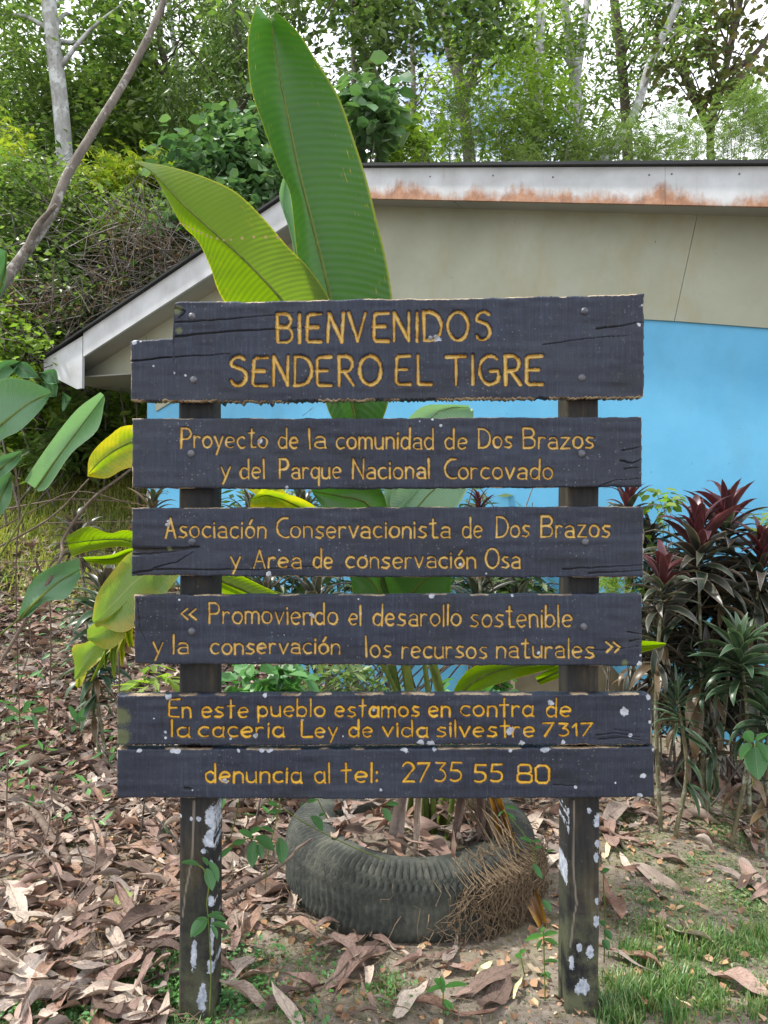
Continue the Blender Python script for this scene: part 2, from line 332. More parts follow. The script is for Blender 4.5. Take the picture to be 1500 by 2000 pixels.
def m_post():
    m = NT('weathered_dark_post'); o = m.obj()
    g = m.noise(3, m.mapv(o, (30, 30, 2.2)), 6, .65); b = m.noise(2.6, m.mapv(o, (3, 3, 1.1)), 7, .68)
    c = m.ramp(b, [(.35, hx(24, 26, 30)), (.5, hx(38, 38, 38)), (.62, hx(60, 54, 43)), (.75, hx(90, 89, 88))])
    c = m.mix(1., c, m.ramp(g, [(.3, .6), (.7, 1.4)]), 'MULTIPLY')
    c = m.mix(m.math('MULTIPLY', m.attr('moss'), m.ramp(m.noise(14, o, 6, .7), [(.4, 0.), (.6, .8)])), c, hx(96, 100, 74))
    c = m.mix(m.ramp(m.math('ADD', m.attr('crack'), 0), [(.2, 0.), (.6, .8)]), c, hx(120, 112, 102))
    c = m.mix(m.ramp(m.noise(60, o, 4, .8), [(.66, 0.), (.74, .6)]), c, hx(140, 142, 140))
    li = m.attr('lichen'); c = m.mix(m.ramp(m.math('ADD', li, m.math('MULTIPLY', m.math('SUBTRACT', m.noise(55, o, 7, .8), .5), 1.5)), [(.45, 0.), (.55, 1.)]), c, m.ramp(m.noise(60, o, 4), [(.3, hx(116, 126, 142)), (.7, hx(186, 192, 202))]))
    return m.end(m.pr(c, .75, .3, m.bump(g, .5, .004)))
M['post'] = m_post()
M['bolt'] = (lambda m: m.end(m.pr(m.ramp(m.noise(90, m.obj(), 4), [(.35, hx(46, 50, 64)), (.7, hx(92, 92, 98))]), .42, .6)))(NT('painted_bolt'))
def m_fascia(rust):
    m = NT('fascia_board_rusty' if rust else 'fascia_board'); o = m.obj()
    n = m.noise(5, o, 5); c = m.ramp(n, [(.3, hx(156, 158, 158)), (.7, hx(184, 187, 190))])
    st = m.noise(4, m.mapv(o, (12, 12, 1)), 5, .7)
    c = m.mix(m.ramp(st, [(.58, 0.), (.72, .35)]), c, hx(136, 118, 102))
    sx = m.n('SeparateXYZ', {0: m.uv()}); V = sx.outputs[1]; U = sx.outputs[0]
    if rust:
        w1 = m.noise(1.0, m.n('CombineXYZ', {0: m.math('MULTIPLY', U, 2.6)}).outputs[0], 5, .6)
        w2 = m.noise(1.0, m.n('CombineXYZ', {0: m.math('MULTIPLY', U, 22), 1: m.math('MULTIPLY', V, 2.6)}).outputs[0], 6, .75)
        lim = m.math('SUBTRACT', m.math('ADD', m.math('MULTIPLY', w1, 2.1), m.math('MULTIPLY', w2, .75)), 1.02)
        f = m.ramp(m.math('SUBTRACT', lim, V), [(-.0, 0.), (.32, 1.)])
        c = m.mix(m.math('MULTIPLY', f, .9), c, m.ramp(m.noise(14, o, 8, .75), [(.3, hx(92, 60, 34)), (.48, hx(138, 88, 48)), (.6, hx(156, 112, 76)), (.76, hx(164, 146, 134))]))
        dk = m.noise(1., m.n('CombineXYZ', {0: m.math('MULTIPLY', U, 16), 1: m.math('MULTIPLY', V, 1.5)}).outputs[0], 3, .6)
        c = m.mix(m.ramp(dk, [(.74, 0.), (.8, .8)]), c, hx(96, 62, 40))
    return m.end(m.pr(c, .6, .4, m.bump(n, .1, .01)))
M['fascia_r'] = m_fascia(True); M['fascia'] = m_fascia(False)
def m_wall(name, a, b, rough=.75, stain=None, sc=1.4):
    m = NT(name); o = m.obj(); n = m.noise(sc, o, 6, .6); n2 = m.noise(90, o, 4, .6)
    c = m.ramp(n, [(.3, a), (.7, b)])
    if stain: c = m.mix(m.ramp(m.noise(2.2, m.mapv(o, (1, 1, .5)), 5, .7), [(.5, 0.), (.75, .55)]), c, stain)
    c = m.mix(m.ramp(m.noise(24, o, 3, .6), [(.73, 0.), (.76, .6)]), c, hx(70, 66, 56))
    return m.end(m.pr(c, rough, .3, m.bump(n2, .15, .004)))
M['blue'] = m_wall('blue_painted_wall', hx(80, 150, 187), hx(95, 164, 200), .6, hx(88, 142, 168), 2.2)
M['beige'] = m_wall('beige_gable_board', hx(138, 140, 122), hx(160, 162, 146), .7, hx(140, 128, 84))
M['soffit'] = m_wall('grey_soffit_board', hx(134, 134, 128), hx(156, 155, 148), .7)
M['roof'] = m_wall('dark_roof_sheet', hx(18, 20, 22), hx(34, 36, 38), .6)
M['concrete'] = m_wall('stained_concrete', hx(112, 104, 86), hx(150, 140, 116), .9, hx(92, 84, 60), 4)
M['wood_old'] = bark('old_brown_post', (.16, .10, .06), (.30, .22, .14), sc=10)
def m_tyre():
    m = NT('mossy_tyre_rubber'); o = m.obj(); n = m.noise(7, o, 6, .65); n2 = m.noise(60, o, 5, .7)
    c = m.ramp(n, [(.3, (.026, .029, .028)), (.5, (.050, .055, .048)), (.72, (.115, .118, .095))])
    c = m.mix(m.ramp(n2, [(.5, 0.), (.8, .5)]), c, (.16, .16, .13))
    return m.end(m.pr(c, .85, .25, m.bump(n2, .5, .006)))
M['tyre'] = m_tyre()
M['chips'] = leafy('litter_fragments', [hx(120, 92, 74), hx(172, 140, 118), hx(96, 72, 58), hx(188, 172, 152)], rough=.85, tr=.08, tcol=(1, .9, .8), spec=.1, clump=9)
M['stone'] = bark('pale_stone', (.25, .24, .22), (.55, .53, .50), sc=20)

# ------------------------------------------------------------ ground
def build_ground():
    xs = np.unique(np.r_[np.linspace(-90, -8, 24), np.linspace(-8, -3, 40), np.linspace(-3, 3, 240), np.linspace(3, 8, 30), np.linspace(8, 90, 24)])
    ys = np.unique(np.r_[np.linspace(-30, .8, 10), np.linspace(.8, 4.2, 150), np.linspace(4.2, 11, 120), np.linspace(11, 30, 30), np.linspace(30, 200, 18)])
    X, Y = np.meshgrid(xs, ys); Z = gh(X, Y); nx, ny = len(xs), len(ys)
    i = np.arange(ny-1)[:, None]*nx+np.arange(nx-1)[None]; i = i.ravel()
    o = link('ground', npmesh('ground', np.c_[X.ravel(), Y.ravel(), Z.ravel()], np.c_[i, i+1, i+nx+1, i+nx], M['soil'])); o['kind'] = 'structure'
build_ground()

# ------------------------------------------------------------ house: its gable end recedes to the left
PK = Vector((-.38, 5.2, 0)); D = Vector((.852, -.5235, 0)).normalized(); N = Vector((-D.y, D.x, 0))
def pl(x, y, off=0.):                     # a photo point on the gable plane pushed back by off
    q = PK+N*off; dr = Vector(((x-750)/F, 1, (1000-y)/F)); t = q.dot(N)/dr.dot(N)
    return Vector((0, 0, HC))+dr*t
def sl(s, h, off=0.): return Vector((PK.x+D.x*s+N.x*off, PK.y+D.y*s+N.y*off, h))
def sof(p): return (Vector((p.x, p.y, 0))-PK).dot(D)
hs = empty('house', sl(0, gh(-.38, 5.2)), 'low house with bright blue wall and pale beige gable boards behind the sign', 'house')
pL, pP, pR = pl(85, 703), pl(642, 328), pl(1500, 324.5)
sL, sR0 = sof(pL), sof(pR); sP = sof(pP)
slR = (pR.z-pP.z)/(sR0-sP); sR = sP+(sP-sL)*1.02
def top(s): return pP.z+(s-sP)*((pL.z-pP.z)/(sL-sP) if s < sP else slR)
TH = .2
s162 = sof(pl(162, 655)); s1300 = sof(pl(1299, 340))
def fboard(s0, s1, mat, ds=0):
    mb = MB(); th = TH
    k = 1 if s1 > s0 else -1
    c = [sl(s0, top(s0)-th), sl(s1+ds, top(s1)-th), sl(s1, top(s1)-.001), sl(s0, top(s0)-.001)]
    V = c+[p+N*.022 for p in c]
    mb.add(V, [(0, 1, 2, 3), (7, 6, 5, 4), (0, 4, 5, 1), (1, 5, 6, 2), (2, 6, 7, 3), (3, 7, 4, 0)],
           [(s0, 0), (s1, 0), (s1, 1), (s0, 1)]*2)
    return mb.build('fascia_board', mat, hs)
fboard(s162+.004, sP-.002, M['fascia']); fboard(sP+.002, s1300-.0008, M['fascia_r']); fboard(s1300+.0008, sR, M['fascia_r'])
# eave end piece, wider than the rake board
q = [pl(85, 703), pl(161, 656), pl(160, 758), pl(150, 760), pl(86, 727)]
MB().prism([q[0], q[4], q[3], q[2], q[1]], N*.024).build('eave_end_board', M['fascia'], hs)
# rake soffit
def strip(name, mat, s0, s1, o0, o1, drop=TH-.03, th=.01):
    c = [sl(s0, top(s0)-drop, o0), sl(s1, top(s1)-drop, o0), sl(s1, top(s1)-drop, o1), sl(s0, top(s0)-drop, o1)]
    MB().hexa(c+[p+Vector((0, 0, th)) for p in c]).build(name, mat, hs)
OV = .25
s870 = sof(pl(870, 393)); sEL = sof(pl(150, 700, OV)); strip('soffit_board', M['soffit'], sEL, sP-.003, .022, OV+.05)
strip('soffit_board', M['soffit'], sP+.003, s870-.003, .022, OV+.05); strip('soffit_board', M['soffit'], s870+.003, sR, .022, OV+.05)
# gable boards, their joints square to the rake
GH = .555
def ghs(s): return float(np.interp(s, [sP, sR0], [.68, .545]))
def gboard(s0, s1, gh0=None, gh1=None):
    gh1 = gh1 or gh0 or ghs(s1); gh0 = gh0 or ghs(s0); k = .12*(1 if s0 >= sP else -1)
    e0 = 0 if abs(s0-sP) < .02 else k; e1 = 0 if abs(s1-sP) < .02 else k
    a = TH-.03
    c = [sl(s0-e0, top(s0)-a-gh0, OV), sl(s1-e1, top(s1)-a-gh1, OV), sl(s1, top(s1)-a, OV), sl(s0, top(s0)-a, OV)]
    MB().hexa(c+[p+N*.011 for p in c]).build('gable_board', M['beige'], hs)
sj = sof(pl(1362, 435, OV)); sc0 = sof(pl(285, 800, OV))
gboard(sj+.0015, sR); gboard(sP+.003, sj-.0015); gboard(sc0+1.1, sP-.003, .62, .68); gboard(sc0, sc0+1.094, .66, .62)
# blue wall
GW = OV+.014
c = [sl(sc0, -.6, GW), sl(sR-.35, -.6, GW), sl(sR-.35, top(sR-.35)-TH-.5, GW), sl(sP, top(sP)-TH-.5, GW), sl(sc0, top(sc0)-TH-.55, GW)]
MB().prism(c, N*.12).build('wall', M['blue'], hs)
c = [sl(sc0, -.6, GW+.121), sl(sc0+.12, -.6, GW+.121), sl(sc0+.12, top(sc0)-TH, GW+.121), sl(sc0, top(sc0)-TH, GW+.121)]
MB().prism(c, N*5.5).build('wall', M['blue'], hs)
# boxed eave at the left: face and underside running back
he = pl(160, 742, OV).z
c = [sl(sEL, he, OV), sl(sc0-.002, he, OV), sl(sc0-.002, top(sc0)-TH+.028, OV), sl(sEL, max(he+.01, top(sEL)-TH+.028), OV)]
MB().prism(c, N*.012).build('eave_face_board', M['beige'], hs)
c = [sl(sL+.01, he-.004, .03), sl(sc0-.002, he-.004, OV+.013), sl(sc0-.002, he-.004, 5.9), sl(sL+.01, he-.004, 5.9)]
MB().prism(c, (0, 0, -.012)).build('eave_soffit_board', M['soffit'], hs)
c = [sl(sL, pl(86, 727).z, .025), sl(sL, pl(86, 727).z, 5.95), sl(sL, top(sL), 5.95), sl(sL, top(sL), .025)]
MB().prism(c, D*.01).build('eave_board', M['fascia'], hs)
# corrugated roof sheets
for a, b in ((sL-.06, sP), (sP, sR+.06)):
    mb = MB(); n = 40; V = []; Fs = []
    for i in range(n+1):
        s = a+(b-a)*i/n
        for o_ in (-.035, 6.1):
            V += [sl(s, top(s)+.002+.0, o_), sl(s, top(s)+.018+(.004 if i % 2 else 0), o_)]
    for i in range(n):
        j = 4*i; Fs += [(j, j+4, j+5, j+1), (j+2, j+3, j+7, j+6), (j+1, j+5, j+7, j+3), (j, j+2, j+6, j+4)]
    mb.add(V, Fs).build('roof_sheet', M['roof'], hs)
for x, y in ((840, 345), (963, 343), (1268, 342), (1312, 340), (1444, 340), (1080, 346)):   # nail heads
    p = pl(x, y); MB().tube([p+N*.002, p-N*.003], .005, 8).build('nail', M['bolt'], hs)

# ------------------------------------------------------------ sign lettering: single-stroke hand
def arc(cx, cy, rx, ry, a0, a1, n=10): return [(cx+rx*math.cos(R(a0+(a1-a0)*i/n)), cy+ry*math.sin(R(a0+(a1-a0)*i/n))) for i in range(n+1)]
xh = .56
G = {
 'B': (.58, [[(0, 0), (0, 1)], [(0, 1), (.3, 1)]+arc(.3, .77, .22, .23, 90, -90)+[(0, .53)], [(0, .53), (.3, .53)]+arc(.32, .265, .25, .265, 90, -90)+[(0, 0)]]),
 'I': (.04, [[(.02, 0), (.02, 1)]]),
 'E': (.52, [[(.52, 1), (.1, .98), (.02, .9), (0, .1), (.08, .01), (.52, 0)], [(0, .52), (.4, .52)]]),
 'N': (.56, [[(0, 0), (.02, 1)], [(.02, 1), (.53, .03)], [(.53, 0), (.56, 1)]]),
 'V': (.6, [[(0, 1), (.3, 0), (.6, 1)]]),
 'D': (.62, [[(0, 0), (0, 1)], [(0, 1), (.2, 1)]+arc(.2, .5, .42, .5, 90, -90)+[(0, 0)]]),
 'O': (.72, [arc(.36, .5, .36, .5, 90, 450, 18)]),
 'S': (.54, [arc(.28, .77, .25, .23, 40, 200, 8)+arc(.27, .30, .27, .30, 60, -150, 10)]),
 'R': (.56, [[(0, 0), (0, 1)], [(0, 1), (.28, 1)]+arc(.28, .74, .24, .26, 90, -90)+[(0, .47)], [(.22, .47), (.56, 0)]]),
 'L': (.48, [[(0, 1), (0, .05), (.06, 0), (.48, 0)]]),
 'T': (.66, [[(0, .97), (.66, 1)], [(.33, .98), (.34, 0)]]),
 'G': (.68, [arc(.36, .5, .36, .5, 50, 300, 14)+[(.62, .12), (.66, .3), (.62, .48), (.38, .46)]]),
 'P': (.52, [[(0, 0), (.02, 1)], [(.02, 1), (.26, 1)]+arc(.26, .73, .24, .27, 90, -90)+[(.02, .45)]]),
 'C': (.5, [arc(.42, .5, .42, .5, 75, 290, 14)]),
 'A': (.5, [[(0, 0), (.25, 1), (.5, 0)], [(.1, .36), (.42, .36)]]),
 'a': (.44, [arc(.22, xh-.16, .19, .16, 150, 10, 6)+[(.42, .05), (.44, 0)], [(.41, .31), (.2, .31)]+arc(.2, .155, .19, .155, 90, 270, 6)+[(.41, .02)]]),
 'q1': (.44, [arc(.21, xh/2, .21, xh/2, 60, 330, 12), [(.42, xh), (.42, .03), (.46, 0)]]),
 'b': (.44, [[(0, 1), (0, 0)], arc(.2, xh/2, .22, xh/2, 160, -160, 12)]),
 'c': (.4, [arc(.24, xh/2, .24, xh/2, 55, 310, 10)]),
 'd': (.46, [arc(.21, xh/2, .21, xh/2, 50, 320, 12), [(.44, 1.02), (.43, 0)]]),
 'e': (.44, [[(.03, xh*.5), (.40, xh*.56)]+arc(.22, xh/2, .22, xh/2, 20, 310, 12)]),
 'i': (.04, [[(.02, 0), (.02, xh)], [(.02, xh+.17), (.025, xh+.22)]]),
 'ó': (.44, [arc(.22, xh/2, .22, xh/2, 90, 450, 14), [(.2, xh+.14), (.33, xh+.36)]]),
 'l': (.04, [[(.02, 0), (.01, 1)]]),
 'm': (.66, [[(0, 0), (0, xh)], [(0, xh*.7)]+arc(.16, xh-.17, .16, .17, 160, 0, 6)+[(.32, 0)], [(.32, xh*.7)]+arc(.49, xh-.17, .16, .17, 160, 0, 6)+[(.65, 0)]]),
 'n': (.4, [[(0, 0), (0, xh)], [(0, xh*.65)]+arc(.2, xh-.2, .19, .2, 160, 0, 6)+[(.39, 0)]]),
 'o': (.46, [arc(.23, xh/2, .23, xh/2, 90, 450, 14)]),
 'p': (.44, [[(0, -.3), (0, xh)], arc(.2, xh/2, .22, xh/2, 160, -160, 12)]),
 'q': (.44, [arc(.21, xh/2, .21, xh/2, 50, 320, 12), [(.42, xh), (.43, -.38)]]),
 'r': (.3, [[(0, 0), (0, xh)], [(0, xh*.6)]+arc(.18, xh-.17, .16, .16, 160, 50, 5)]),
 's': (.38, [[(.36, xh-.03), (.14, xh), (.04, xh*.78), (.14, xh*.55), (.32, xh*.42), (.36, xh*.2), (.22, 0), (0, .04)]]),
 't': (.36, [[(.16, .95), (.15, .12), (.2, .02), (.38, .02)], [(0, .74), (.28, .76)]]),
 't2': (.36, [[(.18, .98), (.18, 0)], [(0, .62), (.36, .64)]]),
 'u': (.42, [[(0, xh), (0, .2)]+arc(.19, .2, .19, .2, 180, 340, 6), [(.4, xh), (.41, 0)]]),
 'v': (.42, [[(0, xh), (.2, 0), (.42, xh)]]),
 'y': (.42, [[(0, xh), (.2, .06)], [(.42, xh), (.1, -.34)]]),
 'z': (.42, [[(.02, xh), (.38, xh), (0, 0), (.42, 0)]]),
 ':': (.04, [[(.02, .1), (.02, .15)], [(.02, .52), (.02, .57)]]),
 '<': (.3, [[(.3, .62), (0, .34), (.3, .05)]]), '>': (.3, [[(0, .62), (.3, .34), (.05, .05)]]),
 '0': (.5, [[(.12, 1), (.4, .98), (.5, .8), (.5, .15), (.4, 0), (.1, 0), (0, .14), (0, .86), (.12, 1)]]),
 '1': (.2, [[(0, .7), (.16, .95), (.18, 0)]]),
 '2': (.46, [arc(.22, .74, .22, .26, 160, -30, 8)+[(.02, 0), (.46, 0)]]),
 '3': (.44, [[(.04, 1), (.42, .98), (.2, .62)]+arc(.2, .31, .24, .31, 80, -130, 8)]),
 '5': (.46, [[(.46, 1), (.08, 1), (.04, .58)]+arc(.2, .31, .26, .29, 70, -130, 9)]),
 '7': (.48, [[(0, .97), (.46, 1), (.08, 0)]]),
 '8': (.54, [[(.1, 1), (.44, 1), (.5, .88), (.5, .62), (.42, .52), (.08, .52), (.02, .6), (.02, .9), (.1, 1)], [(.08, .52), (0, .4), (0, .1), (.1, 0), (.46, 0), (.54, .1), (.54, .4), (.42, .52)]]),
}
XS = 0.0
def word(txt, x0, x1, yb, cap, y1=None, sp=.17, rngs=None):
    """places the glyphs of a word between two photo columns; returns letters as lists of strokes in photo pixels"""
    y1 = yb if y1 is None else y1; out = []; gl = []
    i = 0
    for ch in txt:
        gl.append({'ɑ': 'q1', 'ŧ': 't2'}.get(ch, ch))
    tw = sum(G[g][0] for g in gl)+sp*(len(gl)-1); k = (x1-x0)/tw; x = 0
    for n_, g in enumerate(gl):
        wd, st = G[g]; jy = random.uniform(-.02, .02)*cap; tl = random.uniform(-.03, .03)
        if rngs: a, b = rngs[n_]; kk = (b-a)/wd if wd > .1 else 1; xx0 = a
        else: kk = k; xx0 = x0+x*k
        yy = yb+(y1-yb)*((xx0-x0)/max(1, x1-x0))
        L_ = []
        for s in st:
            if rngs and wd < .1: pts = [((a+b)/2+(px-.02)*cap, yy-py*cap+jy) for px, py in s]
            else: pts = [(xx0+px*kk+tl*py*cap, yy-py*cap+jy) for px, py in s]
            L_.append([(px+random.uniform(-.4, .4), py+random.uniform(-.4, .4)) for px, py in pts])
        out.append(L_); x += wd+sp
    return out
H1 = [(542, 571), (581, 588), (599, 627), (640, 669), (682, 715), (730, 758), (770, 800), (811, 818), (829, 863), (875, 915), (929, 957)]
H2 = [(449, 480), (493, 521), (534, 563), (575, 608), (619, 646), (662, 690), (702, 744), (774, 801), (817, 842), (872, 909), (920, 927), (937, 976), (988, 1017), (1029, 1060)]
LN = [
 (4.1, 0, word('BIENVENIDOS', 541, 960, 668, 55, 664, rngs=H1)+word('SENDEROELTIGRE', 447, 1062, 753, 56, 750, rngs=H2)),
 (2.45, 0, word('Proyecto', 353, 521, 874, 38)+word('de', 544, 582, 875, 38)+word('la', 604, 636, 875, 39)+word('comunidad', 657, 847, 876, 39)+word('de', 870, 912, 876, 38)+word('Dos', 936, 1000, 874, 37)+word('Brazos', 1023, 1160, 875, 38)
   + word('y', 431, 449, 933, 37)+word('del', 469, 516, 934, 37)+word('Parque', 546, 665, 934, 37)+word('Nacional', 689, 839, 934, 38)+word('Corcovado', 869, 1080, 935, 38)),
 (2.45, 0, word('Asociación'.replace('ó', 'ó'), 323, 519, 1050, 38)+word('Conservacionista', 541, 879, 1050, 38)+word('de', 904, 942, 1050, 39)+word('Dos', 970, 1034, 1049, 39)+word('Brazos', 1057, 1192, 1049, 40)
   + word('y', 451, 469, 1108, 36)+word('Area', 496, 588, 1109, 35)+word('de', 612, 649, 1109, 37)+word('conservación', 676, 929, 1109, 37)+word('Osa', 949, 1016, 1109, 38)),
 (2.45, 0, word('<<', 353, 382, 1212, 36, sp=.1)+word('Promoviendo', 408, 659, 1217, 40, 1220)+word('el', 682, 705, 1221, 38)+word('desarollo', 729, 900, 1222, 40)+word('sostenible', 920, 1117, 1225, 42)
   + word('y', 299, 317, 1277, 38)+word('la', 337, 367, 1277, 37)+word('conservación', 411, 663, 1277, 35)+word('los', 715, 764, 1283, 40)+word('recursos', 786, 951, 1285, 38)+word('naturales', 971, 1160, 1285, 38)+word('>>', 1184, 1212, 1276, 34, sp=.1)),
 (2.6, 1, word('En', 329, 372, 1401, 34)+word('esŧe', 394, 484, 1401, 34)+word('pueblo', 504, 634, 1400, 34)+word('esŧɑmos', 655, 819, 1400, 34)+word('en', 838, 879, 1399, 34)+word('conŧrɑ', 900, 1041, 1399, 35)+word('de', 1068, 1115, 1400, 35)
   + word('lɑ', 334, 369, 1440, 33)+word('cɑceriɑ', 388, 554, 1440, 34)+word('Ley', 589, 659, 1440, 33)+word('de', 682, 727, 1440, 33)+word('vidɑ', 748, 835, 1439, 32)+word('silvesŧre', 854, 1044, 1439, 33)+word('7317', 1061, 1158, 1438, 25)),
 (2.8, 1, word('denunciɑ', 401, 588, 1529, 36)+word('ɑl', 615, 644, 1529, 38)+word('ŧel:', 667, 737, 1529, 37)+word('2735', 787, 901, 1527, 37)+word('55', 926, 981, 1528, 34)+word('80', 1011, 1073, 1529, 34)),
]
# planks: top edge, bottom edge (photo pixels), cracks, wear, lichen
PL = [
 dict(x=(255, 1258), top=[(255, 668), (262, 664), (300, 662), (337, 660), (341, 592), (352, 588), (500, 589), (700, 584), (870, 583), (1100, 578), (1258, 573)], bot=[(255, 783), (520, 785), (760, 781), (1100, 778), (1240, 777), (1258, 775)],
      cr=[([(340, 657), (465, 646), (542, 642), (626, 639)], 2.2), ([(340, 630), (413, 626), (487, 620), (575, 611)], 1.6), ([(256, 705), (340, 697), (450, 691)], 2.0), ([(1165, 642), (1215, 636), (1258, 628)], 1.9), ([(340, 600), (362, 608), (348, 622)], 2.6), ([(1060, 673), (1160, 660), (1230, 655)], .9)],
      li=[(854, 662, 9), (842, 660, 7), (1248, 633, 6), (300, 715, 3), (340, 728, 3), (362, 733, 3), (1254, 596, 3), (262, 668, 6), (275, 667, 4)], wear=2.2, moss=[(345, 605, 14), (350, 645, 9)]),
 dict(x=(258, 1254), top=[(258, 817), (700, 817), (1254, 814)], bot=[(258, 953), (700, 955), (1254, 950)],
      cr=[([(1215, 880), (1240, 876), (1254, 872)], 1.4), ([(1212, 900), (1235, 905), (1253, 897)], 2.), ([(1220, 916), (1253, 912)], 1.6), ([(1170, 950), (1200, 938), (1252, 935)], 1.)],
      li=[(508, 862, 7), (861, 831, 3.4), (845, 819, 4), (560, 952, 4), (820, 823, 2.5), (818, 925, 4)], wear=.6, moss=[]),
 dict(x=(257, 1257), top=[(257, 992), (700, 991), (1257, 989)], bot=[(258, 1124), (700, 1127), (1257, 1128)],
      cr=[([(258, 1072), (300, 1074), (350, 1072), (388, 1068)], 7.5), ([(259, 1083), (310, 1080), (352, 1076)], 2.6), ([(300, 1110), (345, 1098), (378, 1078)], 1.4), ([(259, 1120), (300, 1113), (420, 1112), (500, 1113), (620, 1106)], 2.0), ([(1100, 1112), (1180, 1108), (1257, 1103)], 1.4), ([(1150, 1120), (1257, 1114)], 1.6)],
      li=[(326, 1025, 5), (329, 1018, 4), (899, 1103, 6), (525, 1122, 7), (714, 1087, 4), (546, 1074, 2.5), (1143, 1057, 5), (950, 1120, 3)], wear=.8, moss=[(330, 1072, 7)]),
 dict(x=(262, 1254), top=[(262, 1163), (700, 1162), (1254, 1161)], bot=[(263, 1297), (700, 1299), (1254, 1301)],
      cr=[([(1225, 1235), (1254, 1239)], 1.4), ([(1230, 1252), (1254, 1249)], 1.8), ([(1120, 1268), (1180, 1270), (1254, 1262)], 1.0), ([(268, 1172), (273, 1230), (290, 1262)], .8)],
      li=[(612, 1205, 6), (607, 1200, 4), (1052, 1276, 4), (842, 1164, 7), (1248, 1297, 8), (1252, 1280, 4), (555, 1240, 2.5), (350, 1172, 3), (700, 1170, 2.5), (1001, 1163, 4)], wear=.8, moss=[(1220, 1295, 9)]),
 dict(x=(228, 1273), top=[(228, 1358), (700, 1356), (1268, 1356), (1273, 1364)], bot=[(228, 1455), (500, 1457), (900, 1455), (1273, 1456)],
      cr=[([(1165, 1436), (1200, 1432), (1250, 1440)], 1.4), ([(1170, 1445), (1215, 1440), (1258, 1447)], 1.4), ([(1200, 1425), (1240, 1430)], .8)],
      li=[(301, 1403, 4), (322, 1430, 4), (323, 1442, 4), (1219, 1391, 11), (1266, 1362, 7), (823, 1451, 10), (842, 1452, 10), (1018, 1452, 9), (1100, 1450, 5), (1231, 1436, 5), (996, 1428, 9), (1076, 1373, 8), (499, 1437, 6), (450, 1443, 3), (730, 1387, 5), (590, 1407, 3), (330, 1361, 8), (517, 1358, 5), (1268, 1385, 3), (1270, 1410, 4), (670, 1438, 2.5)], wear=1.6, moss=[(236, 1400, 26), (236, 1440, 26)]),
 dict(x=(228, 1278), top=[(228, 1463), (600, 1464), (1278, 1460)], bot=[(228, 1559), (700, 1561), (1278, 1558)],
      cr=[([(362, 1540), (374, 1541)], 3.6), ([(1080, 1533), (1130, 1536)], 1.)],
      li=[(346, 1468, 9), (337, 1467, 8), (272, 1466, 7), (466, 1467, 5), (510, 1466, 10), (527, 1466, 7), (790, 1465, 9), (848, 1463, 7), (1065, 1464, 11), (1258, 1515, 8), (1250, 1553, 8), (440, 1525, 9), (1124, 1537, 5), (1190, 1415, 0), (376, 1543, 3), (1202, 1529, 2.4), (744, 1543, 3.5), (996, 1466, 5), (1276, 1464, 5)], wear=1.0, moss=[]),
]
ZS = 2.0; TP = .034
sign = empty('welcome_sign', (.02, ZS+.07, float(gh(0, ZS))), 'dark painted wooden sign of six carved boards with yellow Spanish lettering', 'sign')
def segd(X, Y, a, b):
    ax, ay = a; bx, by = b; dx, dy = bx-ax, by-ay; l = dx*dx+dy*dy+1e-9
    t = np.clip(((X-ax)*dx+(Y-ay)*dy)/l, 0, 1); return np.hypot(X-ax-dx*t, Y-ay-dy*t), t
def stroke_field(X, Y, stk, w, fld, ids=None, lid=0, taper=False):
    """raises fld (0..1 profile) in the neighbourhood of a polyline on the regular grid X, Y"""
    for s in stk:
        tot = len(s)-1
        for i in range(tot):
            a, b = s[i], s[i+1]; m = w*2.2
            i0 = np.searchsorted(X[0], min(a[0], b[0])-m); i1 = np.searchsorted(X[0], max(a[0], b[0])+m)
            if i1 <= i0: continue
            sub = (slice(None), slice(i0, i1)); d, t = segd(X[sub], Y[sub], a, b)
            ww = w*(1-.7*(i+t)/tot) if taper else w*(.74+.5*vnoise(a[0]*.11+t*.9, a[1]*.11, 12))
            v = np.clip(1-d/(ww*1.35), 0, 1)
            if ids is not None:
                k = v > fld[sub]; I = ids[sub]; I[k] = lid; ids[sub] = I
            fld[sub] = np.maximum(fld[sub], v)
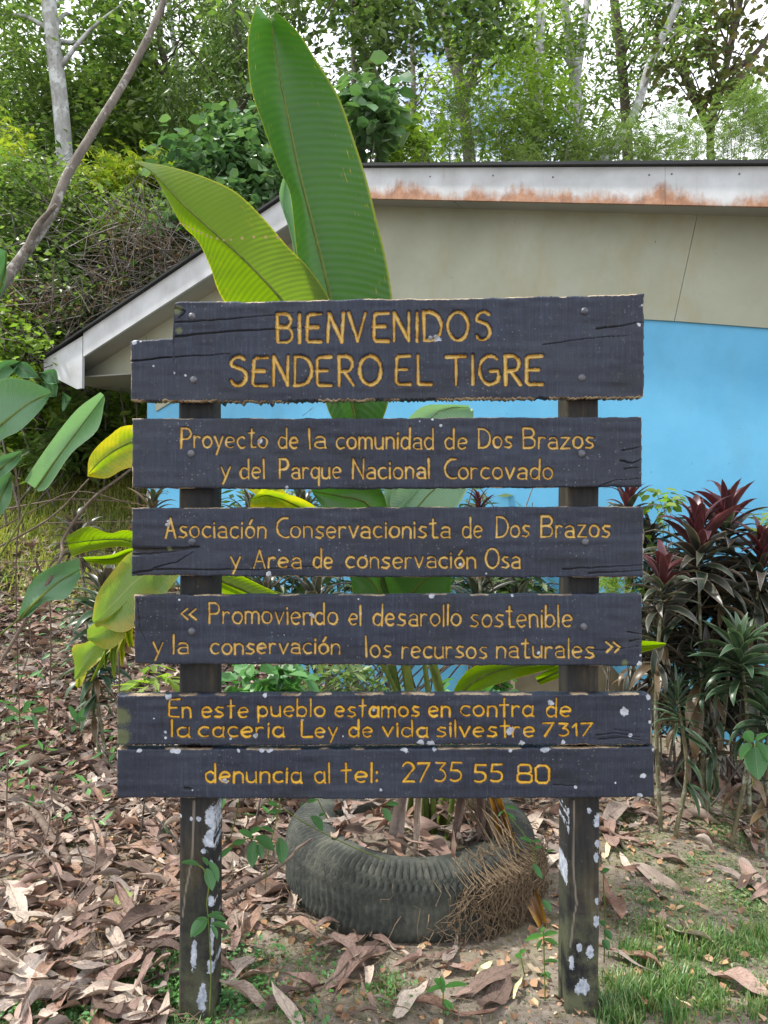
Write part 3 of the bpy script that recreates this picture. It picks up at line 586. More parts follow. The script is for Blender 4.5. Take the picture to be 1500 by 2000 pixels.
for pi, (P, (sw, bright, letters)) in enumerate(zip(PL, LN)):
    x0, x1 = P['x']; st = 1.3
    nx = int((x1-x0)/st)+1
    xs = np.linspace(x0, x1, nx)
    tx, ty = zip(*P['top']); bx, by = zip(*P['bot'])
    ty = np.interp(xs, tx, ty); by = np.interp(xs, bx, by)
    jag = P['wear']
    ty = ty+(vnoise(xs*.05, xs*0, pi)-.5)*2+(vnoise(xs*.4, xs*0, pi+3)-.5)*1.0*min(jag, 1.3)
    by = by+(vnoise(xs*.05, xs*0, pi+9)-.5)*2+(vnoise(xs*.35, xs*0, pi+5)-.5)*2.0*jag
    if pi == 0: by += np.clip(vnoise(xs*.25, xs*0, 44)-.72, 0, 1)*24*((xs > 300) & (xs < 560))
    hh = (by-ty).max(); ny = int(hh/st)+1; v = np.linspace(0, 1, ny)[:, None]
    X = np.repeat(xs[None], ny, 0); Y = ty[None]*(1-v)+by[None]*v
    # ends are not perfectly sawn
    e = (vnoise(Y*.12, Y*0, pi+20)-.5)*2.6; X = X+e*(np.clip(1-(X-x0)/6, 0, 1)+np.clip(1-(x1-X)/6, 0, 1))
    paint = np.zeros_like(X); ids = -np.ones(X.shape, int); crack = np.zeros_like(X); lich = np.zeros_like(X); moss = np.zeros_like(X)
    for li_, stk in enumerate(letters): stroke_field(X, Y, stk, sw*(1+random.uniform(-.06, .1)), paint, ids, li_)
    for pts, wd in P['cr']:
        pp = [pts[0]]
        for a, b in zip(pts[:-1], pts[1:]):
            for k in range(1, 7): pp.append((a[0]+(b[0]-a[0])*k/6, a[1]+(b[1]-a[1])*k/6+random.uniform(-.9, .9)))
        stroke_field(X, Y, [pp], wd, crack, taper=True)
    for lx, ly, r in P['li']:
        if r <= 0: continue
        an = np.arctan2(Y-ly, X-lx); rr = r*.8*(.55+.75*vnoise(X*.16+lx, Y*.16+ly, 5)); yk = 1.5 if ly > 1440 and r > 6 else 1.
        lich = np.maximum(lich, np.clip(1.12-np.hypot(X-lx, (Y-ly)*yk)/rr*.65, 0, 1)*(np.hypot(X-lx, (Y-ly)*yk) < rr*1.3))
    for lx, ly, r in P['moss']: moss = np.maximum(moss, np.clip(1-np.hypot(X-lx, Y-ly)/r*.7, 0, 1))
    dm = np.minimum(np.minimum(Y-ty[None], by[None]-Y), np.minimum(X-x0, x1-X))
    wear = np.clip(1-dm/(2.0+1.4*jag), 0, 1)*.85*np.clip((vnoise(X*.03+pi*7, Y*.03, 31)-.42)*5, 0, 1)
    if pi == 0: wear = np.maximum(wear, .95*(np.clip(1-(by[None]-Y)/6, 0, 1))*(vnoise(X*.02, X*0, 8) > .35))
    groove = np.clip(paint, 0, 1)
    edge = np.clip(1-dm/3.5, 0, 1)**2
    depth = groove*(.0105 if pi == 0 else .0068)+crack*.006+edge*.0035+(vnoise(X*.02, Y*.09, pi)-.5)*.0026+(vnoise(X*.5, Y*.08, pi+2)-.5)*.0009
    depth += (vnoise(X*.9, Y*.9, 77+pi)-.5)*.0012*(groove > .1)
    Zd = ZS+depth
    V = np.stack([(X-750)/F*ZS, Zd, HC+(1000-Y)/F*ZS], -1).reshape(-1, 3)
    ii = (np.arange(ny-1)[:, None]*nx+np.arange(nx-1)[None]).ravel(); Fq = np.c_[ii, ii+nx, ii+nx+1, ii+1]
    idf = ids.ravel(); pf = paint.ravel()
    fl = np.where((pf[Fq].mean(1) > .30), idf[Fq[:, 0]], -1)
    A = dict(paint=paint.ravel(), crack=crack.ravel(), lichen=lich.ravel(), wear=wear.ravel(), moss=moss.ravel(), bright=np.full(X.size, float(bright)))
    # body: front face without the letters, sides and back
    rim = np.r_[np.arange(nx), np.arange(1, ny)*nx+nx-1, (ny-1)*nx+np.arange(nx-2, -1, -1), np.arange(ny-2, 0, -1)*nx]
    bk = V[rim].copy(); bk[:, 1] = ZS+TP; nb = len(V); nr = len(rim)
    side = np.c_[rim, np.roll(rim, -1), nb+np.roll(np.arange(nr), -1), nb+np.arange(nr)]
    tb = nb+np.arange(nx); bb = nb+(nx-1+ny-1)+np.arange(nx)[::-1]
    bb = nb+np.array([nx-1+ny-1+(nx-1-k) for k in range(nx)])
    back = np.c_[tb[:-1], tb[1:], bb[1:], bb[:-1]]
    Vb = np.r_[V, bk]; A2 = {}
    for k_, a_ in A.items(): A2[k_] = np.r_[a_, (np.full(nr, .35) if k_ == 'wear' else np.zeros(nr))]
    Fb = np.r_[Fq[fl < 0], side, back]; used = np.unique(Fb); rem = -np.ones(len(Vb), int); rem[used] = np.arange(len(used))
    me = npmesh('plank', Vb[used], rem[Fb], M['plank'], True, {k_: a_[used] for k_, a_ in A2.items()})
    pk = link('plank', me, sign)
    for li_ in range(len(letters)):
        f_ = Fq[fl == li_]
        if len(f_) < 3: continue
        u_ = np.unique(f_); r_ = {a: i for i, a in enumerate(u_)}; rem = -np.ones(len(V), int); rem[u_] = np.arange(len(u_))
        me = npmesh('letter', V[u_], rem[f_], M['plank'], True, {k_: a_[u_] for k_, a_ in A.items()})
        lo = link('letter', me); lo.parent = pk
# bolts
for x, y in ((375, 618), (378, 742), (1142, 608), (1136, 738), (373, 886), (1136, 886), (375, 1058), (1143, 1058), (375, 1233), (1140, 1224)):
    p = at(x, y, ZS); mb = MB(); r = .0105; V = []; Fs = []; n = 12
    prof = [(1.0, 0), (.95, .35), (.7, .75), (.35, .95)]
    for pr_, hh in prof:
        for j in range(n): V.append((p.x+math.cos(j*2*math.pi/n)*r*pr_, ZS+.001-hh*r*.75, p.z+math.sin(j*2*math.pi/n)*r*pr_))
    V.append((p.x, ZS+.001-r*.75, p.z))
    for i in range(3):
        for j in range(n): Fs.append((i*n+j, i*n+(j+1) % n, (i+1)*n+(j+1) % n, (i+1)*n+j))
    for j in range(n): Fs.append((3*n+j, 3*n+(j+1) % n, 4*n))
    mb.add(V, Fs).build('bolt', M['bolt'], sign, True)
# posts
def post(xa, xb, lich, crk, mossy):
    Zp = ZS+TP+.001; st = 3.2; xs = np.linspace(xa, xb, int((xb-xa)/st)+1); ys = np.arange(700, 2180, st)
    X, Y = np.meshgrid(xs, ys); nx, ny = len(xs), len(ys); lf = np.zeros_like(X); cf = np.zeros_like(X)
    for lx, ly, rx, ry in lich:
        an = np.arctan2(Y-ly, X-lx); q = .45+.45*vnoise(X*.11+lx, Y*.05, 3)+.45*vnoise(X*.3, Y*.3+ly, 4)
        lf = np.maximum(lf, np.clip(1.2-np.hypot((X-lx)/rx, (Y-ly)/ry)/q*.7, 0, 1))
    stroke_field(X, Y, [crk], 2.2, cf)
    mo = np.clip((Y-1650)/300, 0, 1)*mossy
    e = np.minimum(X-xa, xb-X); dp = np.clip(1-e/4, 0, 1)**2*.004+(vnoise(X*.15, Y*.01, 5)-.5)*.002
    xo = (vnoise(Y*.01, Y*0, 6)-.5)*3
    V = np.stack([(X+xo-750)/F*Zp, Zp+dp, HC+(1000-Y)/F*Zp], -1).reshape(-1, 3)
    ii = (np.arange(ny-1)[:, None]*nx+np.arange(nx-1)[None]).ravel(); Fq = np.c_[ii, ii+nx, ii+nx+1, ii+1]
    rim = np.r_[np.arange(nx), np.arange(1, ny)*nx+nx-1, (ny-1)*nx+np.arange(nx-2, -1, -1), np.arange(ny-2, 0, -1)*nx]
    bk = V[rim].copy(); bk[:, 1] = Zp+.095; nb = len(V); nr = len(rim)
    side = np.c_[rim, np.roll(rim, -1), nb+np.roll(np.arange(nr), -1), nb+np.arange(nr)]
    z = np.zeros(nr); q = lambda a: np.r_[a.ravel(), a.ravel()[rim]]
    me = npmesh('post', np.r_[V, bk], np.r_[Fq, side], M['post'], True, dict(lichen=q(lf), crack=np.r_[cf.ravel()*(np.minimum(X-xa, xb-X).ravel() > 3), z], moss=q(mo)))
    link('post', me, sign)
post(350, 418, [(410, 1600, 11, 26), (408, 1640, 12, 22), (387, 1600, 5, 5), (373, 1600, 3, 4), (397, 1664, 5, 5), (413, 1690, 5, 12), (412, 1762, 6, 14), (414, 1820, 4, 50), (412, 1890, 6, 14), (380, 1860, 6, 40), (395, 1950, 10, 30), (352, 1593, 3, 5)],
     [(378, 1565), (376, 1640), (374, 1680), (362, 1740), (356, 1790)], .6)
post(1107, 1170, [(1150, 1583, 7, 8), (1166, 1602, 8, 14), (1167, 1648, 5, 9), (1164, 1675, 6, 12), (1166, 1760, 5, 9), (1165, 1799, 9, 10), (1109, 1600, 2, 30), (1108, 1700, 1.5, 40), (1132, 1850, 6, 10), (1152, 1860, 7, 14), (1118, 1880, 7, 20), (1140, 1930, 14, 16)],
     [(1121, 1565), (1119, 1620), (1119, 1690), (1124, 1750), (1126, 1765), (1120, 1790), (1114, 1850)], 1.)

# ------------------------------------------------------------ leaves and branches
def leaf_tmpl(kind):
    if kind == 'quad': return np.array([(0, 0, 0), (-.30, .45, .07), (0, 1, 0), (.30, .45, .07)], float), np.array([(0, 1, 2), (0, 2, 3)])
    if kind == 'narrow': return np.array([(0, 0, 0), (-.16, .45, .03), (0, 1, 0), (.16, .45, .03)], float), np.array([(0, 1, 2), (0, 2, 3)])
    if kind == 'broad': return np.array([(0, 0, 0), (-.33, .3, .08), (-.30, .7, .05), (0, 1, -.08), (.30, .7, .05), (.33, .3, .08), (0, .5, -.02)], float), np.array([(0, 1, 6), (1, 2, 6), (2, 3, 6), (3, 4, 6), (4, 5, 6), (5, 0, 6)])
    if kind == 'palm':                    # five leaflets in a fan
        V = []; Fs = []
        for k, a in enumerate((-70, -35, 0, 35, 70)):
            c, s = math.cos(R(a)), math.sin(R(a)); b = len(V)
            for x, y, z in ((0, 0, 0), (-.13, .5, .04), (0, 1, -.1), (.13, .5, .04)): V.append((x*c+y*s, -x*s+y*c, z))
            Fs += [(b, b+1, b+2), (b, b+2, b+3)]
        return np.array(V), np.array(Fs)
    if kind == 'pinnate':
        V = []; Fs = []
        for k in range(6):
            for sgn in (-1, 1):
                b = len(V); y = .1+k*.15; l = .30*(1-.06*k)
                V += [(0, y, 0), (sgn*l*.5, y-.03, .02), (sgn*l, y+.07, -.02), (sgn*l*.5, y+.09, .02)]; Fs += [(b, b+1, b+2), (b, b+2, b+3)]
        return np.array(V), np.array(Fs)
def scatter(P, size, kind, down=.2, jit=.35, up=1.):
    """leaves at points P; returns vertices and triangles"""
    T, Fs = leaf_tmpl(kind); n = len(P); P = np.asarray(P)
    a = rng.uniform(0, 2*np.pi, n); z = rng.uniform(-.75-down, .45-down, n)
    d = np.c_[np.cos(a), np.sin(a), z]; d /= np.linalg.norm(d, axis=1)[:, None]
    nn = np.c_[rng.normal(0, .55, n), rng.normal(0, .55, n), np.full(n, up)]; nn -= d*(nn*d).sum(1)[:, None]; nn /= np.linalg.norm(nn, axis=1)[:, None]
    s = np.cross(d, nn); sz = size*(1+rng.uniform(-jit, jit, n))
    V = P[:, None]+(T[None, :, 0, None]*s[:, None]+T[None, :, 1, None]*d[:, None]+T[None, :, 2, None]*nn[:, None])*sz[:, None, None]
    Fa = Fs[None]+(np.arange(n)*len(T))[:, None, None]
    return V.reshape(-1, 3), Fa.reshape(-1, 3)
def clumpy(centres, rad, n):
    c = np.asarray(centres)[rng.integers(0, len(centres), n)]; rad = np.asarray(rad, float)*np.ones(3)
    return c+rng.normal(0, 1, (n, 3))*rad*rng.uniform(.3, 1, (n, 1))
def box_px(x0, x1, y0, y1, z0, z1, n):    # random points in the part of space seen through a window of the photo
    x = rng.uniform(x0, x1, n); y = rng.uniform(y0, y1, n); Z = rng.uniform(z0, z1, n)
    return np.c_[(x-750)/F*Z, Z, HC+(1000-y)/F*Z]
def foliage(name, pts, size, kind, mat, parent=None, **k):
    V, Fa = scatter(pts, size, kind, **k); return link(name, npmesh(name, V, Fa, mat, False), parent)
def wig(a, b, n=5, k=.06):
    a, b = Vector(a), Vector(b); l = (b-a).length
    return [a.lerp(b, i/n)+Vector((random.uniform(-k, k), random.uniform(-k, k), random.uniform(-k, k)))*l*(0 if i in (0, n) else 1) for i in range(n+1)]
def tree(name, path, r0, r1, mat, cw, ncl, nleaf, lsize, kind, fmat, label, cat='tree', group=None, crad=.35, limbs=8, Z=None, extra=None, lk={}):
    """path: trunk polyline (world). cw: list of windows (x0,x1,y0,y1,z0,z1) that the crown fills"""
    base = Vector(path[0]); t = empty(name, base, label, cat, group)
    pp = bez(path, 6); m = len(pp); mb = MB(); mb.tube(pp, [r0+(r1-r0)*i/(m-1) for i in range(m)], 9)
    C = np.concatenate([box_px(*w_, max(2, int(ncl*((w_[1]-w_[0])*(w_[3]-w_[2]))/sum((q[1]-q[0])*(q[3]-q[2]) for q in cw)))) for w_ in cw])
    C += rng.normal(0, .1, C.shape)
    for e in (extra or []):
        e = bez(e, 5); mb.tube(e, [r1*1.5*(1-.6*i/len(e)) for i in range(len(e))], 7)
    for i in range(limbs):
        c = Vector(C[random.randrange(len(C))]); k = min(range(m//4, m), key=lambda q: (pp[q]-c).length+abs(pp[q].z-c.z+1)*.5)
        a = pp[k]; mid = a.lerp(c, .5)+Vector((0, 0, random.uniform(-.1, .35)))
        q = bez([a, mid, c], 4); mb.tube(q, [max(.006, r1*.42*(1-.85*j/len(q))) for j in range(len(q))], 5)
    mb.build('trunk', mat, t, True)
    foliage('crown', clumpy(C, crad*.85, int(nleaf*.84)), lsize*.8, kind, fmat, t, **lk)
    return t
def twigs(mb, C, n, ln, r, sides=3):
    for i in range(n):
        c = Vector(C[random.randrange(len(C))])+Vector((random.gauss(0, .15), random.gauss(0, .15), random.gauss(0, .15)))
        d = Vector((random.gauss(0, 1), random.gauss(0, .6), random.gauss(0, .8))).normalized()*ln*random.uniform(.5, 1.3)
        mb.tube([c, c+d*.5+Vector((0, 0, .05*ln)), c+d], [r, r*.8, r*.4], sides, False)

BK = 'shrubs and vines covering the bank left of the house'
# --- trees of the right side, behind the roof
TR = 'thin forest trees behind the house roof'
tree('forest_tree', [at(1132, 420, 13), at(1131, 250, 13), at(1118, 120, 13), at(1102, 0, 13), at(1098, -120, 13)], .10, .07, M['bark_pale'], [(1040, 1180, -60, 120, 12, 14), (1080, 1200, 150, 310, 12, 14)], 26, 2600, .17, 'narrow', M['fol_mid'],
     'pale grey trunk forking beneath the canopy, right of centre over the roof', group=TR, extra=[[at(1122, 150, 13), at(1138, 60, 13.1), at(1150, -30, 13.2)]])
tree('forest_tree', [at(1229, 430, 14), at(1224, 250, 14), at(1212, 100, 14), at(1200, 0, 14), at(1192, -120, 14)], .10, .075, M['bark_dark'], [(1150, 1290, 60, 320, 13, 15), (1200, 1330, -60, 60, 13, 15)], 26, 2800, .17, 'narrow', M['fol_dark'],
     'dark upright forest tree trunk crossed by a leaning pale one above the roof', group=TR)
tree('leaning_tree', [at(1150, 420, 12.5), at(1185, 315, 12.5), at(1238, 225, 12.5), at(1272, 120, 12.5), at(1322, 10, 12.5), at(1345, -90, 12.5)], .085, .055, M['bark_pale'], [(1200, 1380, -70, 130, 12, 13.5)], 18, 1500, .16, 'narrow', M['fol_mid'],
     'pale slender tree leaning to the right above the roof', group=TR)
tree('forest_tree', [at(1050, 420, 12), at(1052, 170, 12), at(1056, 20, 12), at(1058, -110, 12)], .075, .06, M['bark_pale'], [(960, 1110, 120, 320, 11, 13), (1000, 1100, -60, 40, 11, 13)], 24, 3000, .16, 'narrow', M['fol_bright'],
     'straight grey forest trunk with a light green crown low over the roof', group=TR)
tree('forest_tree', [at(1040, 420, 14.5), at(1035, 140, 14.5), at(1008, 30, 14.5), at(995, -80, 14.5)], .11, .08, M['bark_pale'], [(930, 1090, 40, 230, 14, 15.5)], 20, 2200, .17, 'narrow', M['fol_mid'],
     'pale bent forest trunk left of the straight grey one', group=TR)
tree('forest_tree', [at(925, 420, 13), at(915, 300, 13), at(897, 160, 13), at(872, 70, 13), at(862, -60, 13)], .11, .08, M['bark_brown'], [(840, 1000, 60, 320, 12, 14)], 26, 3000, .16, 'narrow', M['fol_bright'],
     'brown forest trunk leafy with bright green sprays above the roof', group=TR, extra=[[at(900, 190, 13), at(935, 110, 13), at(945, 20, 13)]])
tree('forest_tree', [at(806, 420, 15), at(808, 260, 15), at(806, 120, 15), at(800, -30, 15)], .06, .045, M['bark_brown'], [(770, 870, 90, 290, 14, 16)], 12, 700, .16, 'narrow', M['fol_olive'],
     'thin reddish brown trunk standing against the open blue sky', group=TR)
tree('forest_tree', [at(1400, 430, 14), at(1388, 260, 14), at(1420, 120, 14), at(1446, 0, 14), at(1460, -100, 14)], .075, .05, M['bark_dark'], [(1290, 1510, -60, 190, 12.5, 15)], 60, 1900, .17, 'broad', M['fol_olive'],
     'large leaved dark tree with olive brown airy crown at the upper right', group=TR, crad=.28, limbs=26, extra=[[at(1388, 260, 14), at(1350, 180, 14), at(1310, 100, 14)], [at(1410, 150, 14), at(1470, 110, 14), at(1520, 40, 14)]])
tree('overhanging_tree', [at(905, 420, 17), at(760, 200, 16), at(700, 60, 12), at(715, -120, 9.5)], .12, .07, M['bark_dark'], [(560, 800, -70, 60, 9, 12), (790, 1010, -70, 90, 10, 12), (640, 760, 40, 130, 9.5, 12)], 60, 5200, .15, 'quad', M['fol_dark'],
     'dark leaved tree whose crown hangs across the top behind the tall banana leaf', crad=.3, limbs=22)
tree('roadside_tree', [at(700, 420, 11), at(702, 300, 11), at(690, 120, 11), at(696, 20, 11)], .04, .03, M['bark_brown'], [(640, 790, 60, 200, 10.5, 12)], 22, 1300, .13, 'narrow', M['fol_dark'],
     'slim dark tree just right of the tall banana leaf, airy crown on the sky', group=TR)
# feathery shrubs over the roof edge
def shrub(wins, n, ncl, size, kind, mat, label, name='shrub', cat='shrub', group=None, crad=.22, nt=14, tw=None, tr=.012, stem='bark_brown', tn=0, lk={}):
    C = np.concatenate([box_px(*w_, max(2, int(ncl/len(wins)))) for w_ in wins]); cx = C.mean(0); b = Vector((cx[0], cx[1], float(gh(cx[0], cx[1]))))
    t = empty(name, b, label, cat, group)
    mb = MB(); nt = max(2, nt//3) if group == BK else nt
    for i in range(nt):
        c = Vector(C[random.randrange(len(C))]); q = bez([b+Vector((random.gauss(0, .15), random.gauss(0, .1), 0)), b.lerp(c, .5)+Vector((random.gauss(0, .15), 0, .1)), c], 4)
        mb.tube(q, [tr*.8*(1.4-1.1*j/len(q)) for j in range(len(q))], 5)
    if tn: twigs(mb, C, tn, .5, .006)
    mb.build('stem', M[stem], t, True)
    foliage('foliage', clumpy(C, crad, n), size*.86, kind, M[mat], t, **lk)
    return t
shrub([(1290, 1520, 215, 330, 9.5, 11.5), (1400, 1560, 180, 260, 10, 12)], 3600, 46, .12, 'pinnate', 'fol_mid', 'feathery fresh green shrub rising over the roof at the right edge', crad=.2, nt=26, lk=dict(down=.0))
shrub([(1130, 1290, 240, 330, 10.5, 12)], 900, 14, .14, 'pinnate', 'fol_mid', 'sparse feathery shrub between the leaning tree and the right edge shrub', crad=.2)
shrub([(735, 870, 230, 335, 9.5, 11)], 1700, 22, .11, 'quad', 'fol_bright', 'yellow green shrub just over the roof, right of the tall banana leaf', crad=.2)
shrub([(860, 1060, 190, 330, 10, 12)], 1500, 40, .11, 'pinnate', 'fol_mid', 'bright feathery shrub at the middle of the roof line', crad=.22, nt=20)
shrub([(985, 1130, 230, 330, 11, 12.5)], 1800, 22, .14, 'narrow', 'fol_mid', 'mid green shrub behind the roof at the foot of the straight grey trunk', crad=.22, nt=20)
shrub([(690, 770, 185, 300, 8.5, 9.5)], 420, 14, .24, 'broad', 'fol_blue', 'broad leaved dark shrub peeping out right of the tall banana leaf', crad=.16)
# --- the wooded bank on the left
tree('pale_trunk_tree', [at(136, 560, 9.5), at(128, 330, 9.5), at(118, 200, 9.5), at(104, 80, 9.5), at(92, -40, 9.5), at(86, -160, 9.5)], .105, .085, M['bark_pale'], [(20, 250, -70, 60, 8.8, 11), (150, 260, 60, 170, 10, 11)], 24, 2400, .13, 'quad', M['fol_mid'],
     'tall tree with thick mottled white trunk at the upper left')
tree('leaning_trunk_tree', [at(-130, 760, 5.4), at(0, 562, 5.5), at(45, 500, 5.55), at(100, 418, 5.6), at(130, 345, 5.7), at(176, 268, 5.8), at(246, 155, 6), at(300, 50, 6.1), at(335, -40, 6.2), at(370, -160, 6.3)], .044, .022, M['bark_brown'], [(300, 480, -260, -90, 6, 7)], 8, 500, .12, 'quad', M['fol_mid'],
     'slim lichen spotted trunk leaning right across the upper left', limbs=3, extra=[[at(52, 492, 5.55), at(75, 440, 5.5), at(110, 400, 5.4)]])
tree('forked_tree', [at(335, 330, 11), at(328, 155, 11), at(312, 75, 11), at(320, -20, 11), at(322, -120, 11)], .055, .035, M['bark_dark'], [(210, 330, -60, 120, 10.5, 12), (340, 480, -60, 130, 10.5, 12)], 34, 3600, .15, 'narrow', M['fol_dark'],
     'dark forked tree with airy crown right of the leaning trunk', extra=[[at(328, 155, 11), at(285, 100, 11), at(262, 72, 11), at(235, 15, 11)]], crad=.3)
tree('forest_tree', [at(345, 330, 12), at(345, 140, 12), at(330, 10, 12), at(330, -90, 12)], .05, .04, M['bark_pale'], [(360, 560, 40, 190, 11, 13)], 30, 3400, .15, 'narrow', M['fol_mid'],
     'thin pale trunk beside the dark forked tree, leafy to its right')
tree('hanging_vine_tree', [at(455, 420, 10), at(470, 200, 10), at(462, 60, 10), at(440, -120, 10)], .06, .04, M['bark_dark'], [(330, 520, 110, 260, 9, 10.5), (420, 560, -30, 130, 9.5, 11)], 60, 9500, .11, 'narrow', M['fol_dark'],
     'dense dark tree draped with small hanging leaves left of the tall banana leaf', crad=.24, lk=dict(down=.6))
tree('bamboo_like_tree', [at(-60, 420, 10), at(-50, 200, 10), at(-60, 0, 10), at(-80, -120, 10)], .06, .04, M['bark_pale'], [(-60, 110, -60, 330, 9.5, 12)], 60, 7500, .13, 'narrow', M['fol_mid'],
     'fine leaved tree filling the top left corner', crad=.3)
shrub([(120, 300, 130, 330, 10, 12.5)], 6500, 56, .13, 'quad', 'fol_mid', 'mid green tree like shrub between the white trunk and the leaning trunk', group=BK, crad=.25, nt=20, tn=80)
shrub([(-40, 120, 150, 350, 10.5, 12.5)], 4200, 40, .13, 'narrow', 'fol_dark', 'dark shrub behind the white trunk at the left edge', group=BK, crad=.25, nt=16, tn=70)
shrub([(270, 420, 200, 380, 10, 12)], 5200, 46, .12, 'narrow', 'fol_bright', 'light green shrub behind the broad leaved one, above the folded banana leaf', group=BK, crad=.25, nt=16, tn=60)
shrub([(330, 580, 255, 420, 7.9, 9.2), (420, 560, 240, 330, 8.2, 9.2)], 2500, 60, .155, 'broad', 'fol_blue', 'broad leaved blue green shrub behind the two tall banana leaves', group=BK, crad=.18, nt=24)
shrub([(320, 470, 400, 560, 7.4, 8.4)], 1500, 36, .14, 'broad', 'fol_blue', 'broad leaved shrub just above the sloping roof edge', group=BK, crad=.15, nt=20)
shrub([(160, 340, 330, 420, 8.6, 9.8)], 2600, 34, .10, 'palm', 'fol_yellow', 'yellow green creeper lit along the top of the bank', group=BK, crad=.16, nt=14)
shrub([(-30, 60, 260, 330, 8.5, 9.5)], 420, 10, .10, 'palm', 'fol_yellow', 'small yellow flowering creeper at the left edge', group=BK, crad=.16, nt=6)
shrub([(-40, 140, 330, 480, 7.8, 9.4)], 6500, 60, .085, 'quad', 'fol_mid', 'leafy vine mound at the left edge behind the leaning trunk', group=BK, crad=.18, nt=6, tn=150)
shrub([(120, 330, 390, 560, 7.8, 9.2)], 9500, 80, .085, 'quad', 'fol_mid', 'leafy vine mound in the middle of the bank', group=BK, crad=.18, nt=8, tn=260)
shrub([(-40, 150, 480, 690, 7.2, 8.8)], 6000, 70, .085, 'quad', 'fol_mid', 'tangled vine mound at the left edge below the leaning trunk', group=BK, crad=.18, nt=6, tn=260)
shrub([(130, 310, 540, 680, 7.3, 8.6)], 3800, 56, .085, 'quad', 'fol_dark', 'dark vine mound just left of the sloping roof edge', group=BK, crad=.18, nt=6, tn=280)
shrub([(10, 160, 560, 720, 7.0, 7.9)], 2600, 44, .07, 'narrow', 'fol_brown', 'dead brown vines hanging on the bank at the left', name='dead_vines', cat='vines', group=BK, crad=.16, nt=5, tn=330)
shrub([(200, 380, 430, 600, 7.2, 7.9)], 2600, 50, .06, 'narrow', 'fol_brown', 'dead brown vines hanging above the roof edge', name='dead_vines', cat='vines', group=BK, crad=.16, nt=22, tn=420)
shrub([(-60, 80, 600, 760, 6.6, 7.6)], 1800, 30, .09, 'quad', 'fol_bright', 'fresh green undergrowth behind the grey green leaves at the left', group=BK, crad=.15, nt=10, tn=60)
shrub([(90, 300, 720, 860, 8.6, 9.6)], 5200, 60, .09, 'quad', 'fol_mid', 'bushes on the slope under the eave', group=BK, crad=.22, nt=3, tn=30)
shrub([(-60, 110, 700, 880, 8.2, 9.6)], 4200, 50, .09, 'quad', 'fol_mid', 'green bushes at the top of the grassy slope, left edge', group=BK, crad=.22, nt=3, tn=30)
shrub([(60, 180, 790, 900, 7.4, 8.4)], 900, 24, .22, 'narrow', 'fol_mid', 'strappy leaved clump on the slope behind the grey green leaves', group=BK, crad=.14, nt=8)
shrub([(90, 330, 765, 885, 7.7, 8.6)], 4200, 60, .10, 'narrow', 'fol_bright', 'weedy bushes on the slope between the grey green leaves and the sign', group=BK, crad=.14, nt=4, tn=60)
shrub([(-60, 110, 740, 880, 7.6, 8.6)], 3200, 50, .10, 'quad', 'fol_bright', 'leafy bushes on the slope behind the grey green leaves', group=BK, crad=.14, nt=4, tn=40)
# leafy backdrop of the wooded hill: one mass of far leaves
pts = np.concatenate([clumpy(box_px(-250, 560, 200, 760, 11.5, 15, 420), .32, 36000), clumpy(box_px(-250, 60, -60, 260, 13, 16, 40), .35, 1800), clumpy(box_px(560, 1700, 290, 420, 14, 17, 60), .25, 2600)])
o = foliage('far_foliage', pts, .14, 'quad', M['fol_mid']); tag(o, 'mass of leaves of the wood beyond the bank', 'foliage', kind='stuff')
pts = np.concatenate([clumpy(box_px(-250, 540, 380, 800, 9.6, 11.5, 260), .3, 20000), clumpy(box_px(-250, 330, 780, 890, 9.3, 10.2, 120), .2, 9000)])
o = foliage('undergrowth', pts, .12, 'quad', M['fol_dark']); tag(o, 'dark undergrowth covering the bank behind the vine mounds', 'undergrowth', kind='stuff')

# ------------------------------------------------------------ big leaves traced in the photo, given depth and curl
def pleaf(parent, mid, le, re, Z0, Z1, mat, curl=.04, fold=.02, ns=44, nw=9, rip=.0012, name='leaf', rib=.006, bow=0., label=None):
    """mid / le / re: polylines in photo pixels from tip to base; depth runs Z0 (tip) to Z1 (base)"""
    ts = np.linspace(0, 1, ns); Mi, Le, Re = pinterp(mid, ts), pinterp(le, ts), pinterp(re, ts)
    V = []; UV = []; k = 2*nw+1
    for i, t in enumerate(ts):
        Z = Z0+(Z1-Z0)*t+bow*math.sin(math.pi*t)
        for j in range(k):
            a = (j-nw)/nw; e = Le[i] if a < 0 else Re[i]; A = abs(a)
            px = Mi[i]*(1-A)+e*A
            z = Z+fold*A-curl*A*A+rip*math.sin(t*95+A*5)*A+.008*math.sin(t*7+a*3)
            V.append(at(px[0], px[1], z)); UV.append((.5+a*.5, t))
    i = (np.arange(ns-1)[:, None]*k+np.arange(k-1)[None]).ravel()
    me = npmesh(name, [tuple(v) for v in V], np.c_[i, i+1, i+k+1, i+k], mat, True, uv=np.array(UV))
    o = link(name, me, parent)
    if label: o['label'] = label
    if rib:
        mb = MB(); P = [V[q*k+nw]+Vector((0, .001, 0)) for q in range(0, ns, 3)]+[V[(ns-1)*k+nw]]
        mb.tube(P, [rib*(.25+.75*q/len(P)) for q in range(len(P))], 6); ro = mb.build('midrib', M['pseudostem'], None, True); ro.parent = o
    return o
tyc = Vector((.095, 2.82, 0)); tyz = float(gh(tyc.x, tyc.y))-.02
ban = empty('banana_plant', (tyc.x+.03, tyc.y, tyz+.1), 'big banana like plant growing from the old tyre behind the sign', 'plant')
BP = lambda *a, **k: pleaf(ban, *a, **k)
